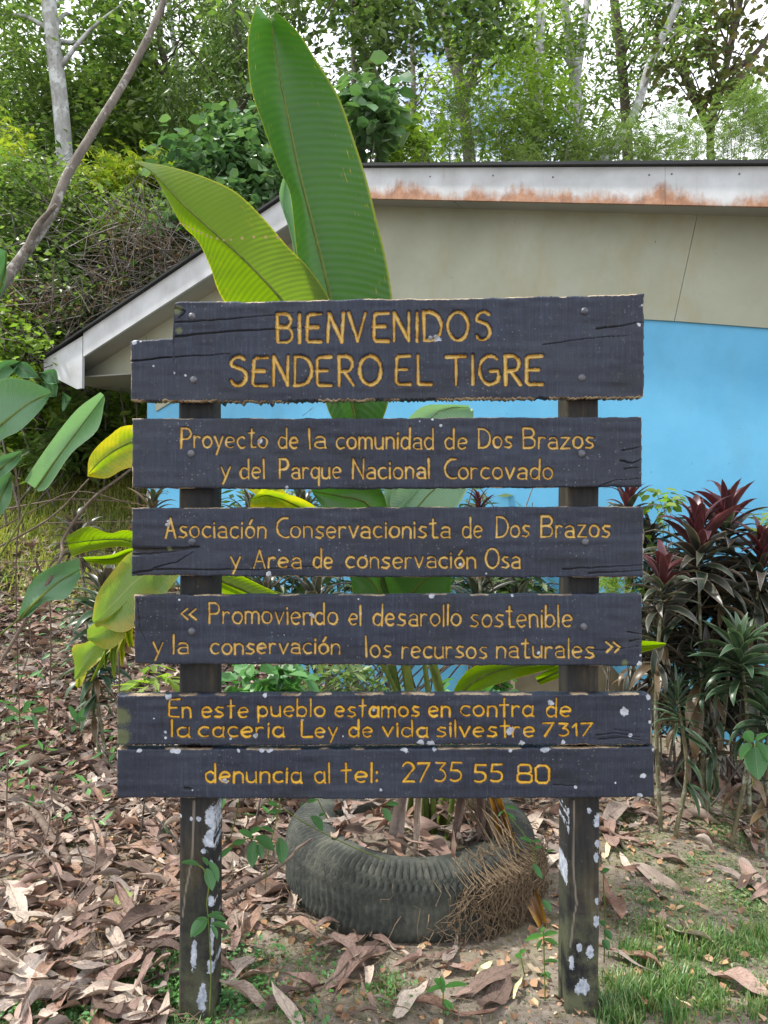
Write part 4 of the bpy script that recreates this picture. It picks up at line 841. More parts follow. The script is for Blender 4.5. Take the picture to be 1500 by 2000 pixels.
BP([(530, 44), (536, 92), (545, 150), (560, 220), (580, 320), (600, 400), (618, 470), (640, 560), (665, 680), (690, 800), (705, 880)],
   [(501, 7), (486, 60), (484, 120), (492, 180), (512, 240), (545, 330), (566, 375), (574, 440), (582, 510), (605, 600), (622, 700), (640, 800), (690, 880)],
   [(537, 22), (580, 60), (620, 122), (662, 190), (692, 275), (716, 350), (736, 430), (755, 510), (767, 588), (775, 680), (755, 800), (712, 880)],
   2.62, 2.82, M['big_green'], curl=.05, fold=-.03, ns=80, nw=12, rib=.008, label='tallest upright leaf with a split tip')
BP([(268, 318), (300, 338), (350, 392), (400, 438), (450, 482), (500, 530), (552, 588), (620, 680), (668, 780)],
   [(262, 316), (296, 337), (318, 372), (332, 398), (356, 440), (386, 470), (410, 520), (437, 588), (520, 690), (650, 780)],
   [(264, 314), (330, 325), (400, 346), (462, 376), (518, 430), (562, 482), (602, 522), (646, 588), (690, 690), (684, 780)],
   2.50, 2.74, M['big_lime'], curl=-.02, fold=.05, ns=70, nw=12, rib=.007, bow=-.05, label='lime green leaf leaning left with a row of small holes')
# row of small insect holes along that leaf, shown by their pale torn rims
for hxy in ((352, 436), (359, 439), (367, 443), (376, 447), (385, 451), (393, 455), (404, 460), (412, 463), (424, 466), (437, 469), (451, 468), (473, 465), (496, 463), (519, 463), (543, 464)):
    p = at(hxy[0], hxy[1], 2.50+.24*.42-.075); mb = MB(); rr = .0042 if hxy[0] < 460 else .0055
    mb.tube([p, p+Vector((0, .002, 0))], [rr, rr*.6], 7).build('hole_rim', M['straw'], ban)
BP([(556, 345), (552, 400), (575, 470), (600, 600)], [(552, 350), (545, 380), (552, 410), (570, 470), (590, 600)], [(560, 342), (572, 400), (585, 470), (610, 600)], 2.95, 2.9, M['big_pale'], ns=20, nw=5, rib=0, label='pale back of a leaf showing behind the tall leaf')
# leaves seen in the gaps between the boards
BP([(915, 795), (860, 802), (800, 870), (760, 1000)], [(920, 792), (870, 790), (815, 800), (760, 880), (748, 1000)], [(925, 800), (920, 840), (870, 900), (775, 1000)], 3.0, 2.86, M['big_pale'], ns=30, nw=7, rib=.004)
BP([(610, 960), (660, 968), (720, 985), (760, 1060)], [(606, 950), (650, 945), (740, 950), (766, 1050)], [(612, 966), (640, 1000), (700, 1030), (752, 1070)], 2.6, 2.85, M['big_green'], ns=30, nw=7)
BP([(905, 900), (860, 945), (810, 1000), (780, 1100)], [(885, 880), (820, 900), (765, 960), (768, 1100)], [(925, 920), (900, 980), (850, 1030), (792, 1100)], 2.9, 2.84, M['big_pale'], ns=30, nw=7)
BP([(880, 1110), (820, 1140), (785, 1200)], [(875, 1080), (790, 1095), (740, 1130), (770, 1210)], [(882, 1130), (874, 1180), (840, 1190), (795, 1210)], 2.66, 2.84, M['big_green'], ns=24, nw=6)
BP([(680, 1110), (730, 1140), (770, 1230)], [(690, 1090), (740, 1100), (776, 1220)], [(684, 1130), (700, 1180), (762, 1236)], 2.7, 2.85, M['big_green'], ns=20, nw=5)
BP([(1092, 1296), (1020, 1300), (950, 1318), (905, 1350), (870, 1420)], [(1090, 1290), (1010, 1285), (930, 1300), (890, 1340), (862, 1415)], [(1094, 1302), (1040, 1316), (960, 1340), (915, 1365), (878, 1425)], 2.75, 2.88, M['big_lime'], ns=30, nw=6)
BP([(1300, 1258), (1262, 1262), (1180, 1275), (1050, 1330)], [(1300, 1256), (1262, 1252), (1180, 1255), (1045, 1322)], [(1300, 1260), (1262, 1272), (1180, 1292), (1055, 1338)], 2.5, 2.8, M['big_lime'], ns=24, nw=5, label='leaf whose pointed tip sticks out right of the fourth board')
BP([(490, 975), (530, 968), (600, 1000), (700, 1080)], [(512, 955), (540, 960), (610, 985), (705, 1072)], [(488, 990), (530, 1000), (590, 1030), (695, 1088)], 2.6, 2.84, M['big_yellow'], ns=24, nw=5, rib=.004)
# leaves sticking out left of the boards
BP([(172, 925), (215, 885), (280, 860), (420, 880), (640, 1050)], [(171, 930), (176, 890), (215, 850), (262, 830), (420, 850), (645, 1040)], [(171, 930), (210, 934), (262, 912), (410, 915), (636, 1060)], 2.36, 2.8, M['big_yellow'], curl=.03, ns=50, label='yellow green leaf end left of the second board')
BP([(132, 1062), (180, 1056), (262, 1058), (400, 1120), (680, 1240)], [(130, 1048), (170, 1028), (215, 1042), (262, 1038), (410, 1095), (684, 1230)], [(140, 1088), (180, 1075), (262, 1072), (390, 1140), (676, 1250)], 2.3, 2.82, M['big_lime'], curl=.02, ns=50, label='short lime leaf left of the third board')
BP([(165, 1092), (220, 1092), (262, 1080), (330, 1085)], [(162, 1088), (215, 1084), (262, 1070), (330, 1075)], [(170, 1098), (220, 1103), (262, 1090), (330, 1095)], 2.42, 2.5, M['big_lime'], ns=20, nw=5)
# torn drooping old leaf: built of the lobes it has split into
for md, a_, b_, mt in (
   ([(182, 1215), (225, 1175), (270, 1130), (340, 1090)], [(180, 1210), (190, 1160), (225, 1110), (262, 1075), (330, 1060)], [(184, 1216), (240, 1235), (290, 1200), (350, 1125)], 'big_old'),
   ([(170, 1245), (210, 1228), (262, 1190), (320, 1130)], [(170, 1230), (183, 1218), (225, 1195), (310, 1110)], [(172, 1250), (215, 1268), (262, 1225), (340, 1140)], 'big_old'),
   ([(145, 1325), (178, 1275), (225, 1245), (280, 1180)], [(146, 1300), (142, 1262), (180, 1248), (268, 1165)], [(148, 1330), (170, 1312), (228, 1258), (292, 1190)], 'big_old'),
   ([(178, 1330), (205, 1285), (232, 1240), (268, 1190)], [(176, 1332), (198, 1285), (222, 1240), (262, 1185)], [(180, 1330), (212, 1282), (240, 1242), (274, 1195)], 'big_old'),
   ([(222, 1325), (222, 1280), (235, 1245), (268, 1200)], [(220, 1318), (214, 1275), (226, 1245), (262, 1195)], [(224, 1325), (232, 1270), (243, 1245), (275, 1200)], 'big_old'),
   ([(205, 1305), (212, 1270), (240, 1232)], [(203, 1305), (206, 1268), (236, 1228)], [(206, 1306), (218, 1272), (245, 1235)], 'big_old'),
   ([(238, 1300), (240, 1262), (252, 1225)], [(236, 1300), (234, 1260), (247, 1222)], [(240, 1300), (247, 1262), (258, 1228)], 'big_yellow'),
   ([(255, 1265), (250, 1235), (262, 1200), (290, 1170)], [(250, 1262), (244, 1235), (255, 1200), (284, 1165)], [(262, 1262), (259, 1235), (270, 1200), (296, 1175)], 'big_yellow'),
   ([(152, 1345), (156, 1328), (165, 1310)], [(148, 1340), (150, 1325), (160, 1308)], [(156, 1342), (164, 1328), (170, 1312)], 'big_yellow')):
    BP(md, a_, b_, 2.30, 2.42, M[mt], ns=26, nw=6, curl=.03, fold=.01, rip=.003, rib=0, label='torn yellowing leaf lobe hanging at the left')
BP([(255, 1275), (245, 1260), (262, 1240)], [(240, 1274), (243, 1258), (258, 1238)], [(262, 1275), (255, 1262), (268, 1240)], 2.3, 2.36, M['straw'], ns=8, nw=3, rib=0, name='dry_leaf_tip')
ban_stems = [((842, 1690, 2.86), (800, 1350, 2.86), (740, 1000, 2.86), (700, 800, 2.83), (690, 700, 2.8)), ((860, 1690, 2.9), (868, 1400, 2.92), (800, 1150, 2.9), (770, 950, 2.9), (765, 900, 2.95)),
  ((800, 1690, 2.88), (790, 1450, 2.88), (740, 1150, 2.86), (720, 830, 2.86), (690, 760, 2.82)), ((868, 1680, 2.8), (890, 1500, 2.8), (880, 1420, 2.84), (868, 1400, 2.87)), ((830, 1690, 2.82), (800, 1420, 2.84), (700, 1230, 2.84), (600, 1180, 2.8), (340, 1090, 2.5)),
  ((850, 1680, 2.84), (830, 1300, 2.86), (760, 1060, 2.86), (640, 1050, 2.8))]
for i, s in enumerate(ban_stems):
    P = bez([at(*q_) for q_ in s], 6); r0 = .022 if i < 3 else .012
    MB().tube(P, [r0*(1-.6*j/len(P)) for j in range(len(P))], 9).build('stem', M['pseudostem'], ban, True)

# grey-green broad leaved plant at the left edge
gl = empty('broad_leaved_plant', at(-60, 1330, 2.5), 'grey green broad leaved plant reaching in from the left edge', 'plant')
GP = lambda *a, **k: pleaf(gl, *a, **k)
GP([(100, 768), (60, 785), (0, 830), (-60, 870)], [(98, 762), (50, 742), (0, 742), (-60, 790)], [(98, 772), (80, 800), (40, 840), (0, 862), (-60, 920)], 2.3, 2.25, M['big_glauc'], curl=.03, label='wide leaf at the left edge, level with the eave end')
GP([(203, 772), (150, 845), (105, 905), (70, 955)], [(196, 766), (150, 800), (100, 862), (60, 920), (48, 940)], [(205, 780), (190, 840), (140, 885), (95, 950), (75, 960)], 2.2, 2.15, M['big_pale'], curl=.04, fold=-.02, label='pale upright leaf pointing up right')
GP([(130, 885), (115, 905), (90, 930), (75, 955)], [(135, 870), (110, 895), (85, 925), (70, 950)], [(132, 885), (122, 908), (98, 935), (78, 960)], 2.24, 2.2, M['big_glauc'], ns=16, nw=4)
GP([(42, 882), (20, 900), (-20, 930)], [(38, 880), (0, 892), (-30, 915)], [(41, 895), (25, 915), (-15, 945)], 2.1, 2.1, M['big_glauc'], ns=16, nw=5)
GP([(22, 925), (8, 960), (-20, 1010)], [(10, 905), (-10, 945), (-40, 1000)], [(24, 935), (20, 980), (-10, 1020)], 2.15, 2.15, M['big_glauc'], ns=16, nw=5)
GP([(12, 490), (8, 540), (-20, 600)], [(0, 485), (-10, 530), (-40, 590)], [(12, 500), (12, 550), (-5, 590)], 2.0, 2.1, M['big_glauc'], ns=16, nw=5)
GP([(155, 1112), (110, 1140), (70, 1175), (38, 1208)], [(155, 1090), (105, 1105), (60, 1138), (36, 1200)], [(158, 1125), (130, 1168), (90, 1175), (55, 1205)], 2.25, 2.2, M['big_glauc'], curl=.03, label='broad leaf hanging across the bare twigs')
for a in ((40, 705, 10, 720, -30, 780), (78, 738, 45, 722, 20, 715), (115, 748, 100, 735, 78, 728), (140, 775, 130, 790, 122, 765), (110, 775, 100, 760, 80, 745)):
    x0, y0, x1, y1, x2, y2 = a; dx, dy = x2-x0, y2-y0; l = math.hypot(dx, dy); nx_, ny_ = -dy/l*16, dx/l*16
    GP([(x0, y0), (x1, y1), (x2, y2)], [(x0, y0), (x1+nx_, y1+ny_), (x2, y2)], [(x0, y0), (x1-nx_, y1-ny_), (x2, y2)], 2.35, 2.35, M['big_glauc'], ns=12, nw=3, rib=.002)
for s in (((-60, 1330, 2.5), (-70, 1100, 2.4), (-60, 900, 2.28)), ((-60, 1330, 2.5), (-30, 1150, 2.3), (40, 1020, 2.2), (72, 955, 2.16)), ((-60, 1330, 2.5), (-20, 1260, 2.3), (38, 1208, 2.2)), ((-60, 1330, 2.5), (-60, 900, 2.3), (-25, 600, 2.12)), ((-60, 1200, 2.4), (-50, 900, 2.35), (60, 735, 2.35))):
    P = bez([at(*q_) for q_ in s], 6); MB().tube(P, [.0045*(1-.5*j/len(P)) for j in range(len(P))], 7).build('stem', M['pseudostem'], gl, True)

# ------------------------------------------------------------ red and green ti plants
def strap_mesh(name, L_, W, droop, mat, seg=7, tw=.0):
    V = []; UV = []; y = 0; z = 0; a = 0
    for i in range(seg+1):
        t = i/seg; wd = W*math.sin(math.pi*min(1, .12+t*.88))**.8*(1 if t < .97 else .15)
        for s in (-1, 0, 1): V.append((s*wd*.5, y, z+(abs(s))*wd*.22)); UV.append((.5+s*.5, t))
        a = -droop*t*t; y += math.cos(a)*L_/seg; z += math.sin(a)*L_/seg
    i = (np.arange(seg)[:, None]*3+np.arange(2)[None]).ravel()
    return npmesh(name, V, np.c_[i, i+1, i+4, i+3], mat, True, uv=np.array(UV))
TI = {k: [strap_mesh('leaf', 1, w_, d_, M[k]) for w_, d_ in ((.17, 1.0), (.21, 1.5), (.15, 2.0), (.20, .6))] for k in ('ti_red', 'ti_purple', 'ti_green', 'ti_dry')}
TIN = {k: [strap_mesh('leaf', 1, w_, d_, M[k]) for w_, d_ in ((.08, 1.0), (.09, 1.6))] for k in ('ti_green', 'ti_purple')}
def ti_plant(x, y, Z, rad, n, label, core='ti_red', outer='ti_purple', base=None, name='ti_plant', narrow=False, lower=6, group='ti plants along the house wall', ends=None):
    c = at(x, y, Z); bx = base if base is not None else x+random.uniform(-12, 12)
    bX = (bx-750)/F*Z; bp = Vector((bX, Z+.03, float(gh(bX, Z+.03))-.02)); t = empty(name, bp, label, 'plant', group)
    heads = [c]+[at(*e) for e in (ends or [])]; Lf = rad/F*Z*1.42; n = int(n*1.35)
    for h in heads:
        P = bez([bp, bp.lerp(h, .5)+Vector((random.uniform(-.07, .07), random.uniform(-.03, .03), 0)), h], 6)
        MB().tube(P, [.0085*(1.2-.5*j/len(P)) for j in range(len(P))], 7).build('stem', M['ti_stem'], t, True)
        for i in range(n):
            u = i/n; yaw = i*2.39996+random.uniform(-.3, .3); pit = R(78-95*u+random.uniform(-10, 10))
            mt = core if u < .34 else outer
            if u > .93 and random.random() < .3: mt = 'ti_dry'
            me = random.choice((TIN if narrow and mt in TIN else TI)[mt])
            o = bpy.data.objects.new('leaf', me); COL.objects.link(o); o.parent = t
            s = Lf*random.uniform(.75, 1.15)*(1 if u > .2 else .8)
            q = Quaternion((0, 0, 1), yaw) @ Quaternion((1, 0, 0), pit) @ Quaternion((0, 1, 0), random.uniform(-.5, .5))
            o.rotation_mode = 'QUATERNION'; o.rotation_quaternion = q; o.scale = (s, s, s)
            o.location = h-bp+Vector((0, 0, -.085*u*Lf/.22*2+.01))
        for i in range(lower*2):
            q_ = P[int(len(P)*random.uniform(.35, .92))]; o = bpy.data.objects.new('leaf', random.choice(TI[random.choice((outer, outer, 'ti_dry'))])); COL.objects.link(o); o.parent = t
            s = Lf*random.uniform(.6, 1.); o.rotation_mode = 'QUATERNION'; o.rotation_quaternion = Quaternion((0, 0, 1), random.uniform(0, 6.28)) @ Quaternion((1, 0, 0), R(random.uniform(-60, 15))); o.scale = (s, s, s); o.location = q_-bp
    return t
ti_plant(1362, 1050, 3.3, 92, 44, 'tallest red and purple ti plant against the blue wall, right of the sign', base=1380)
ti_plant(1418, 1010, 3.45, 82, 36, 'red topped ti plant just behind and right of the tallest one', base=1400)
ti_plant(1294, 1128, 3.15, 66, 28, 'slender ti plant with a dark red heart beside the third board', base=1296)
ti_plant(1488, 1080, 3.3, 80, 34, 'reddish ti plant at the right edge, second row', base=1470, core='ti_red')
ti_plant(1446, 1262, 3.05, 76, 38, 'low green black ti plant with pale leaf edges near the right edge', core='ti_green', outer='ti_green', base=1432)
ti_plant(1322, 1362, 3.1, 56, 26, 'small narrow leaved green ti plant low beside the fifth board', core='ti_green', outer='ti_green', narrow=True, base=1322)
ti_plant(1382, 1290, 3.3, 62, 30, 'dark ti plant between the small narrow one and the pale edged one', core='ti_purple', outer='ti_green')
ti_plant(1290, 1230, 3.35, 62, 28, 'dark drooping ti plant right of the fourth board', core='ti_purple', outer='ti_purple')
ti_plant(1492, 1180, 3.4, 78, 32, 'dark ti plant under the reddish one at the right edge', core='ti_purple', outer='ti_purple')
ti_plant(1408, 1160, 3.55, 74, 30, 'shaded ti plant below the tallest one', core='ti_purple', outer='ti_purple')
ti_plant(1500, 1370, 3.0, 64, 30, 'green ti plant low at the right edge', core='ti_green', outer='ti_green')
ti_plant(1268, 1050, 3.6, 60, 26, 'dark ti plant peeping out behind the right end of the third board', core='ti_purple', outer='ti_purple')
ti_plant(1226, 985, 3.6, 52, 26, 'ti plant seen between second and third board near the right post', core='ti_red', outer='ti_purple')
ti_plant(936, 990, 3.9, 40, 22, 'small red ti plant top between second and third board, right of centre', core='ti_red', outer='ti_purple')
ti_plant(1350, 1200, 3.65, 66, 26, 'ti plant in shade deep among the stems', core='ti_purple', outer='ti_green')
ti_plant(1390, 1440, 3.3, 40, 20, 'dark seedling ti plant at the foot of the taller stems', core='ti_purple', outer='ti_purple')
for x, y, Z, lb in ((490, 1010, 4.3, 'dark ti plant behind the second gap, right of the left post'), (590, 1000, 4.4, 'dark ti plant behind the second gap, left of the green leaf'), (520, 1170, 4.0, 'dark ti plant seen in the third gap near the left post'), (620, 1175, 4.1, 'dark ti plant seen in the third gap, left of centre'),
                (930, 1160, 4.0, 'dark ti plant seen in the third gap, right of centre'), (1010, 1180, 4.2, 'dark ti plant behind the wooden stake')):
    ti_plant(x, y, Z, 62, 28, lb, core='ti_purple', outer='ti_purple', lower=4)
ti_plant(298, 985, 4.2, 46, 24, 'brownish purple ti plant top just left of the left post', core='ti_purple', outer='ti_dry', group='ti plants left of the sign')
ti_plant(150, 1035, 4.4, 46, 26, 'dark purple ti plant behind the short lime leaf', core='ti_purple', outer='ti_purple', group='ti plants left of the sign')
ti_plant(205, 1150, 3.9, 66, 34, 'dark ti plant behind the torn yellow leaf', core='ti_purple', outer='ti_green', group='ti plants left of the sign')
ti_plant(185, 1270, 3.9, 56, 30, 'lowest dark ti plant behind the torn yellow leaf', core='ti_purple', outer='ti_green', group='ti plants left of the sign')
# other greens around the sign
shrub([(1175, 1250, 1120, 1165, 3.4, 3.7)], 260, 8, .06, 'pinnate', 'fol_bright', 'bright fern like plant between third and fourth board at the right post', cat='fern', name='fern', crad=.05, nt=5, tr=.004)
shrub([(1255, 1320, 940, 1060, 3.5, 3.7)], 60, 8, .06, 'broad', 'fol_bright', 'light green climber against the blue wall beside the second board', name='climber', cat='climber', crad=.03, nt=5, tr=.004)
shrub([(1480, 1530, 990, 1050, 3.2, 3.5)], 50, 6, .08, 'narrow', 'fol_bright', 'yellow green sprig at the right edge above the ti plants', name='sprig', crad=.04, nt=3, tr=.004)
shrub([(440, 560, 1290, 1370, 3.3, 3.6)], 160, 12, .09, 'broad', 'weed', 'green seedling clump under the fourth board near the left post', name='weed', cat='weed', crad=.06, nt=8, tr=.004)
shrub([(560, 760, 1290, 1360, 3.4, 3.9)], 420, 22, .07, 'narrow', 'fol_mid', 'weedy growth under the fourth board, left of centre', name='weed', cat='weed', crad=.07, nt=14, tr=.004)
shrub([(900, 1010, 1300, 1370, 3.3, 3.6)], 110, 10, .08, 'broad', 'weed', 'green weeds under the fourth board beside the concrete step', name='weed', cat='weed', crad=.05, nt=6, tr=.004)
shrub([(262, 340, 1300, 1345, 2.9, 3.2)], 26, 4, .12, 'narrow', 'fol_bright', 'bright narrow leaved sprout left of the left post above the fifth board', name='sprout', cat='weed', crad=.03, nt=3, tr=.004)
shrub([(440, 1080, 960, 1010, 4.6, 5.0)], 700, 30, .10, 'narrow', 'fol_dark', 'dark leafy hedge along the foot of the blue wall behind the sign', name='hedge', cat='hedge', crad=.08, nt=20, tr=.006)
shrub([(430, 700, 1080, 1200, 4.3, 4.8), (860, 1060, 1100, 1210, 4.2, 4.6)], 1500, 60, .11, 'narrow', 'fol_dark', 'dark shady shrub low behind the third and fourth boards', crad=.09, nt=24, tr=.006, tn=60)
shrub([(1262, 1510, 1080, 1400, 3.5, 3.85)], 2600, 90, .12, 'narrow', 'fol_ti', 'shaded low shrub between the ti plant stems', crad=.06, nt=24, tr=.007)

# stake and concrete step behind the sign
p = gpt(985, 1420); zt = at(985, 1105, p.y).z
MB().tube([(p.x, p.y, p.z-.05), (p.x, p.y, (p.z+zt)/2), (p.x+.01, p.y, zt)], [.045, .043, .04], 10).build('wooden_stake', M['wood_old'], None, True)
tag(bpy.data.objects['wooden_stake'], 'old brown wooden stake behind the sign, right of centre', 'stake')
Zk = 3.75; a = [at(1006, 1300, Zk), at(1180, 1285, Zk), at(1250, 1362, Zk), at(1250, 1470, Zk), at(1006, 1470, Zk)]
o = MB().prism([Vector(v) for v in (a[0], a[4], a[3], a[2], a[1])], (0, .3, 0)).build('concrete_block', M['concrete']); tag(o, 'stained concrete block with sloping shoulder behind the right post', 'concrete block')

# ------------------------------------------------------------ tyre planter
ty = empty('tyre_planter', (tyc.x, tyc.y, tyz), 'old mossy tyre lying flat as planter under the sign', 'tyre')
na, npf = 456, 44; V = []; RO, HT, SEC = .456, .262, .20
for i in range(na):
    th = 2*math.pi*i/na
    for j in range(npf):
        q = 2*math.pi*j/npf; cx, cz = math.cos(q), math.sin(q); e = .62
        rr = RO-SEC/2+math.copysign(abs(cx)**e, cx)*SEC/2; zz = HT/2+math.copysign(abs(cz)**.72, cz)*HT/2
        # lug grooves round tread and shoulder
        g = 0
        if cx > .05:
            ph = (i+int(6*abs(cz))) % 4
            g = (.019 if ph < 2 else 0)*min(1, max(0, (cz-.15)*2.2))+(.005 if ph < 2 else 0)*(cz < .4)+(.005 if abs(abs(cz)-.12) < .06 else 0)
        nrm = 1
        if cx > .7: rr -= .012*(1-((cx-.7)/.3))*0
        V.append(((rr-g*max(.4, cx))*math.cos(th), (rr-g*max(.4, cx))*math.sin(th), zz-g*.7*max(0, cz)-.015))
    # sag
V = np.array(V); V[:, 2] += .012*np.sin(np.arctan2(V[:, 1], V[:, 0])*2+1)*(V[:, 2] > .1)
i = np.arange(na)[:, None]; j = np.arange(npf)[None]
Fq = np.stack([i*npf+j, ((i+1) % na)*npf+j, ((i+1) % na)*npf+(j+1) % npf, i*npf+(j+1) % npf], -1).reshape(-1, 4)
o = bpy.data.objects.new('tyre_body', npmesh('tyre_body', V, Fq, M['tyre'])); COL.objects.link(o); o.parent = ty
mb = MB(); n = 28; Vs = [(0, 0, .17)]
for r_ in (.1, .2, .3, .34): Vs += [(r_*math.cos(2*math.pi*k/n), r_*math.sin(2*math.pi*k/n), .165+random.uniform(-.02, .02)-(.05 if r_ > .3 else 0)) for k in range(n)]
Fs = [(0, 1+k, 1+(k+1) % n) for k in range(n)]+[(1+r_*n+k, 1+(r_+1)*n+k, 1+(r_+1)*n+(k+1) % n, 1+r_*n+(k+1) % n) for r_ in range(3) for k in range(n)]
o = mb.add(Vs, Fs).build('soil', M['soil'], None, True); o.parent = ty
# dry roots hanging over the right front of the tyre
mb = MB()
for k in range(520):
    th = R(random.gauss(-42, 16)); th = min(R(10), th); r_ = RO+.006; pts = []
    ln = random.uniform(.05, .26); z0 = random.uniform(.12, .27); nseg = random.randint(4, 8)
    cur = th; rad_ = RO-.06 if z0 > .22 else r_
    for s in range(nseg):
        z = z0-ln*s/nseg; cur += random.gauss(0, .05)
        rr = r_+random.uniform(0, .04) if z < .21 else RO-SEC/2+random.uniform(0, .06)
        pts.append((tyc.x+rr*math.cos(cur), tyc.y+rr*math.sin(cur), tyz+max(.0, z if z < .25 else .262)+random.uniform(-.01, .01)))
    mb.tube(pts, random.uniform(.0007, .0019), 3, False)
o = mb.build('dry_roots', M['root']); tag(o, 'tangle of dry brown roots hanging over the right of the tyre', 'roots', kind='stuff')
# straw stalks leaning out of the tyre
mb = MB()
for k in range(46):
    a = at(random.uniform(880, 960), 1545, 2.75); b = at(random.uniform(965, 1015), random.uniform(1640, 1760), random.uniform(2.5, 2.62)); mb.tube(bez([a, a.lerp(b, .5)+Vector((random.uniform(-.01, .02), 0, .02)), b], 4), random.uniform(.0012, .003), 4, False)
for k in range(26):
    a = at(random.uniform(770, 880), random.uniform(1690, 1720), 2.6); b = at(random.uniform(690, 800), random.uniform(1735, 1800), 2.42); mb.tube(bez([a, a.lerp(b, .5)+Vector((0, 0, .03)), b], 4), random.uniform(.0008, .002), 3, False)
o = mb.build('straw', M['root']); tag(o, 'dry straw stalks spilling over the tyre', 'straw', kind='stuff')
# dead stalks standing in the tyre
for i_, (pts, wd, mt) in enumerate((([(955, 1530), (990, 1640), (1010, 1690), (1045, 1770), (1066, 1818)], 15, 'big_rot'), ([(790, 1520), (778, 1600), (770, 1660), (756, 1712)], 14, 'litter'), ([(905, 1500), (895, 1600), (880, 1680)], 9, 'litter'), ([(820, 1500), (815, 1600), (812, 1690)], 7, 'litter'), ([(930, 1500), (940, 1600), (935, 1680)], 9, 'litter'))):
    le = [(x-wd, y) for x, y in pts]; re = [(x+wd, y-2) for x, y in pts]; le[0] = (pts[0][0]-wd*.4, pts[0][1]); le[-1] = (pts[-1][0]-wd*.5, pts[-1][1]+6); re[-1] = (pts[-1][0]+3, pts[-1][1])
    e = empty('dead_stalk', at(*pts[-1], 2.45 if i_ == 0 else 2.7), ('orange rotting leaf stalk leaning out of the tyre to the right', 'broad curled brown stalk standing in the tyre, leftmost', 'narrow brown stalk right of the green stems in the tyre', 'thin brown stalk between the broad one and the green stems', 'rightmost upright brown stalk in the tyre')[i_], 'dead stalk')
    pleaf(e, pts, le, re, 2.72 if i_ == 0 else 2.68, 2.46 if i_ == 0 else 2.62, M[mt], curl=.02, fold=.0, ns=20, nw=4, rib=0, name='sheath')

# ------------------------------------------------------------ dead leaves
def dead_mesh(seed, nl=9, nw=4):
    r = random.Random(seed); W = r.uniform(.18, .40); roll = r.uniform(-3.4, 3.6); bend = r.uniform(-.8, .9); tw = r.uniform(-1.2, 1.2); cup = r.uniform(.3, 1)
    V = []; UV = []; y = z = 0
    for i in range(nl+1):
        t = i/nl; wd = W*(math.sin(math.pi*min(1, .06+t*.94))**.65)*(1-.15*t)
        if i == nl: wd = .01
        a = bend*(t-.4)+.25*math.sin(t*6+seed)
        for j in range(-nw//2, nw//2+1):
            s = j/(nw/2); ph = roll*s*cup*(.6+.4*math.sin(t*3+seed)); rr = wd/2/max(.3, abs(roll*cup))*1.1
            if abs(roll) > .5: x = rr*math.sin(ph); zz = rr*(1-math.cos(ph))*(1 if roll > 0 else 1)
            else: x = s*wd/2; zz = abs(s)*wd*.15
            zz += .03*math.sin(t*11+s*3+seed)*abs(s)
            c, sn = math.cos(tw*(t-.5)), math.sin(tw*(t-.5)); V.append((x*c-zz*sn, y, z+x*sn+zz*c)); UV.append((.5+s*.5, t))
        y += math.cos(a)/nl; z += math.sin(a)/nl
    V = np.array(V); V[:, 1] -= .5; V[:, 2] -= V[:, 2].mean(); k = nw+1
    i = (np.arange(nl)[:, None]*k+np.arange(k-1)[None]).ravel(); return V, np.c_[i, i+1, i+k+1, i+k], np.array(UV)
DM = [dead_mesh(s) for s in range(16)]
DMO = [npmesh('dead_leaf', V, Fa, M['litter'], True, uv=UV) for V, Fa, UV in DM]
def rotm(yaw, p, r):
    return (Quaternion((0, 0, 1), yaw) @ Quaternion((1, 0, 0), p) @ Quaternion((0, 1, 0), r))
def dens(X, Y):                           # how thickly dead leaves lie
    l = sstep(.55, .05, X) ; b = sstep(2.6, 3.3, Y)*sstep(1.4, .6, X)
    rgt = .10+.35*sstep(2.9, 3.3, Y)*sstep(4.2, 3.6, Y)
    d = max(float(l), float(b)*.9, rgt)
    d *= .55+.45*float(sstep(1.85, 2.2, Y)) if X < .5 else 1
    if X > -.62 and Y < 2.4: d *= .14
    if X < -.62 and X > -.95 and Y < 1.75: d *= .4
    if X < -.2 and Y > 6: d *= float(sstep(6.6, 6, Y))
    return d
def wallfront(X, Y): return (Vector((X, Y, 0))-PK).dot(N) < .2 or X < -2.2
spots = []
tries = 0
while len(spots) < 3600 and tries < 60000:
    tries += 1; Y = 1.45+5.3*random.random()**1.25; hw = .55*Y+.4; X = random.uniform(-hw, hw)
    if random.random() > dens(X, Y) or not wallfront(X, Y): continue
    if math.hypot(X-tyc.x, Y-tyc.y) < RO+.03: continue
    spots.append((X, Y))
def vis(X, Y):
    x = 750+F*X/Y; y = 1000+F*(HC-float(gh(X, Y)))/Y; return -20 < x < 1520 and y < 2020 and not (225 < x < 1280 and y < 1560)
for _ in range(3200):
    Y = random.uniform(3.2, 6.9); X = random.uniform(-.52*Y-.3, -.1)
    if wallfront(X, Y): spots.append((X, Y))
order = sorted([s for s in spots if vis(*s)], key=lambda s: s[1])
def where(X, Y):
    x = 750+F*X/Y; y = 1000+F*(HC-float(gh(X, Y)))/Y
    if Y > 3.3: return 'on the left slope' if x < 750 else 'under the ti plants'
    if x < 345:
        if y > 1880: return 'at the lower left corner' if x < 170 else 'on the lower left grass'
        return 'at the left edge' if x < 150 else ('left of the left post' if y > 1700 else 'left below the lowest board')
    if x < 640: return 'at the left post foot' if y > 1850 or x < 450 else 'between left post and tyre'
    if x < 1095: return 'in front of the tyre' if y > 1800 else 'between tyre and right post'
    return 'on the lower right grass' if y > 1800 else 'right of the right post'
DR = [abs(random.Random(s_).uniform(0, 1)) for s_ in range(16)]
def drawn(k): r_ = random.Random(k); r_.uniform(0, 1); ro = abs(r_.uniform(-3.4, 3.6)); return 'rolled up' if ro > 2.4 else ('half curled' if ro > 1.1 else 'flat')
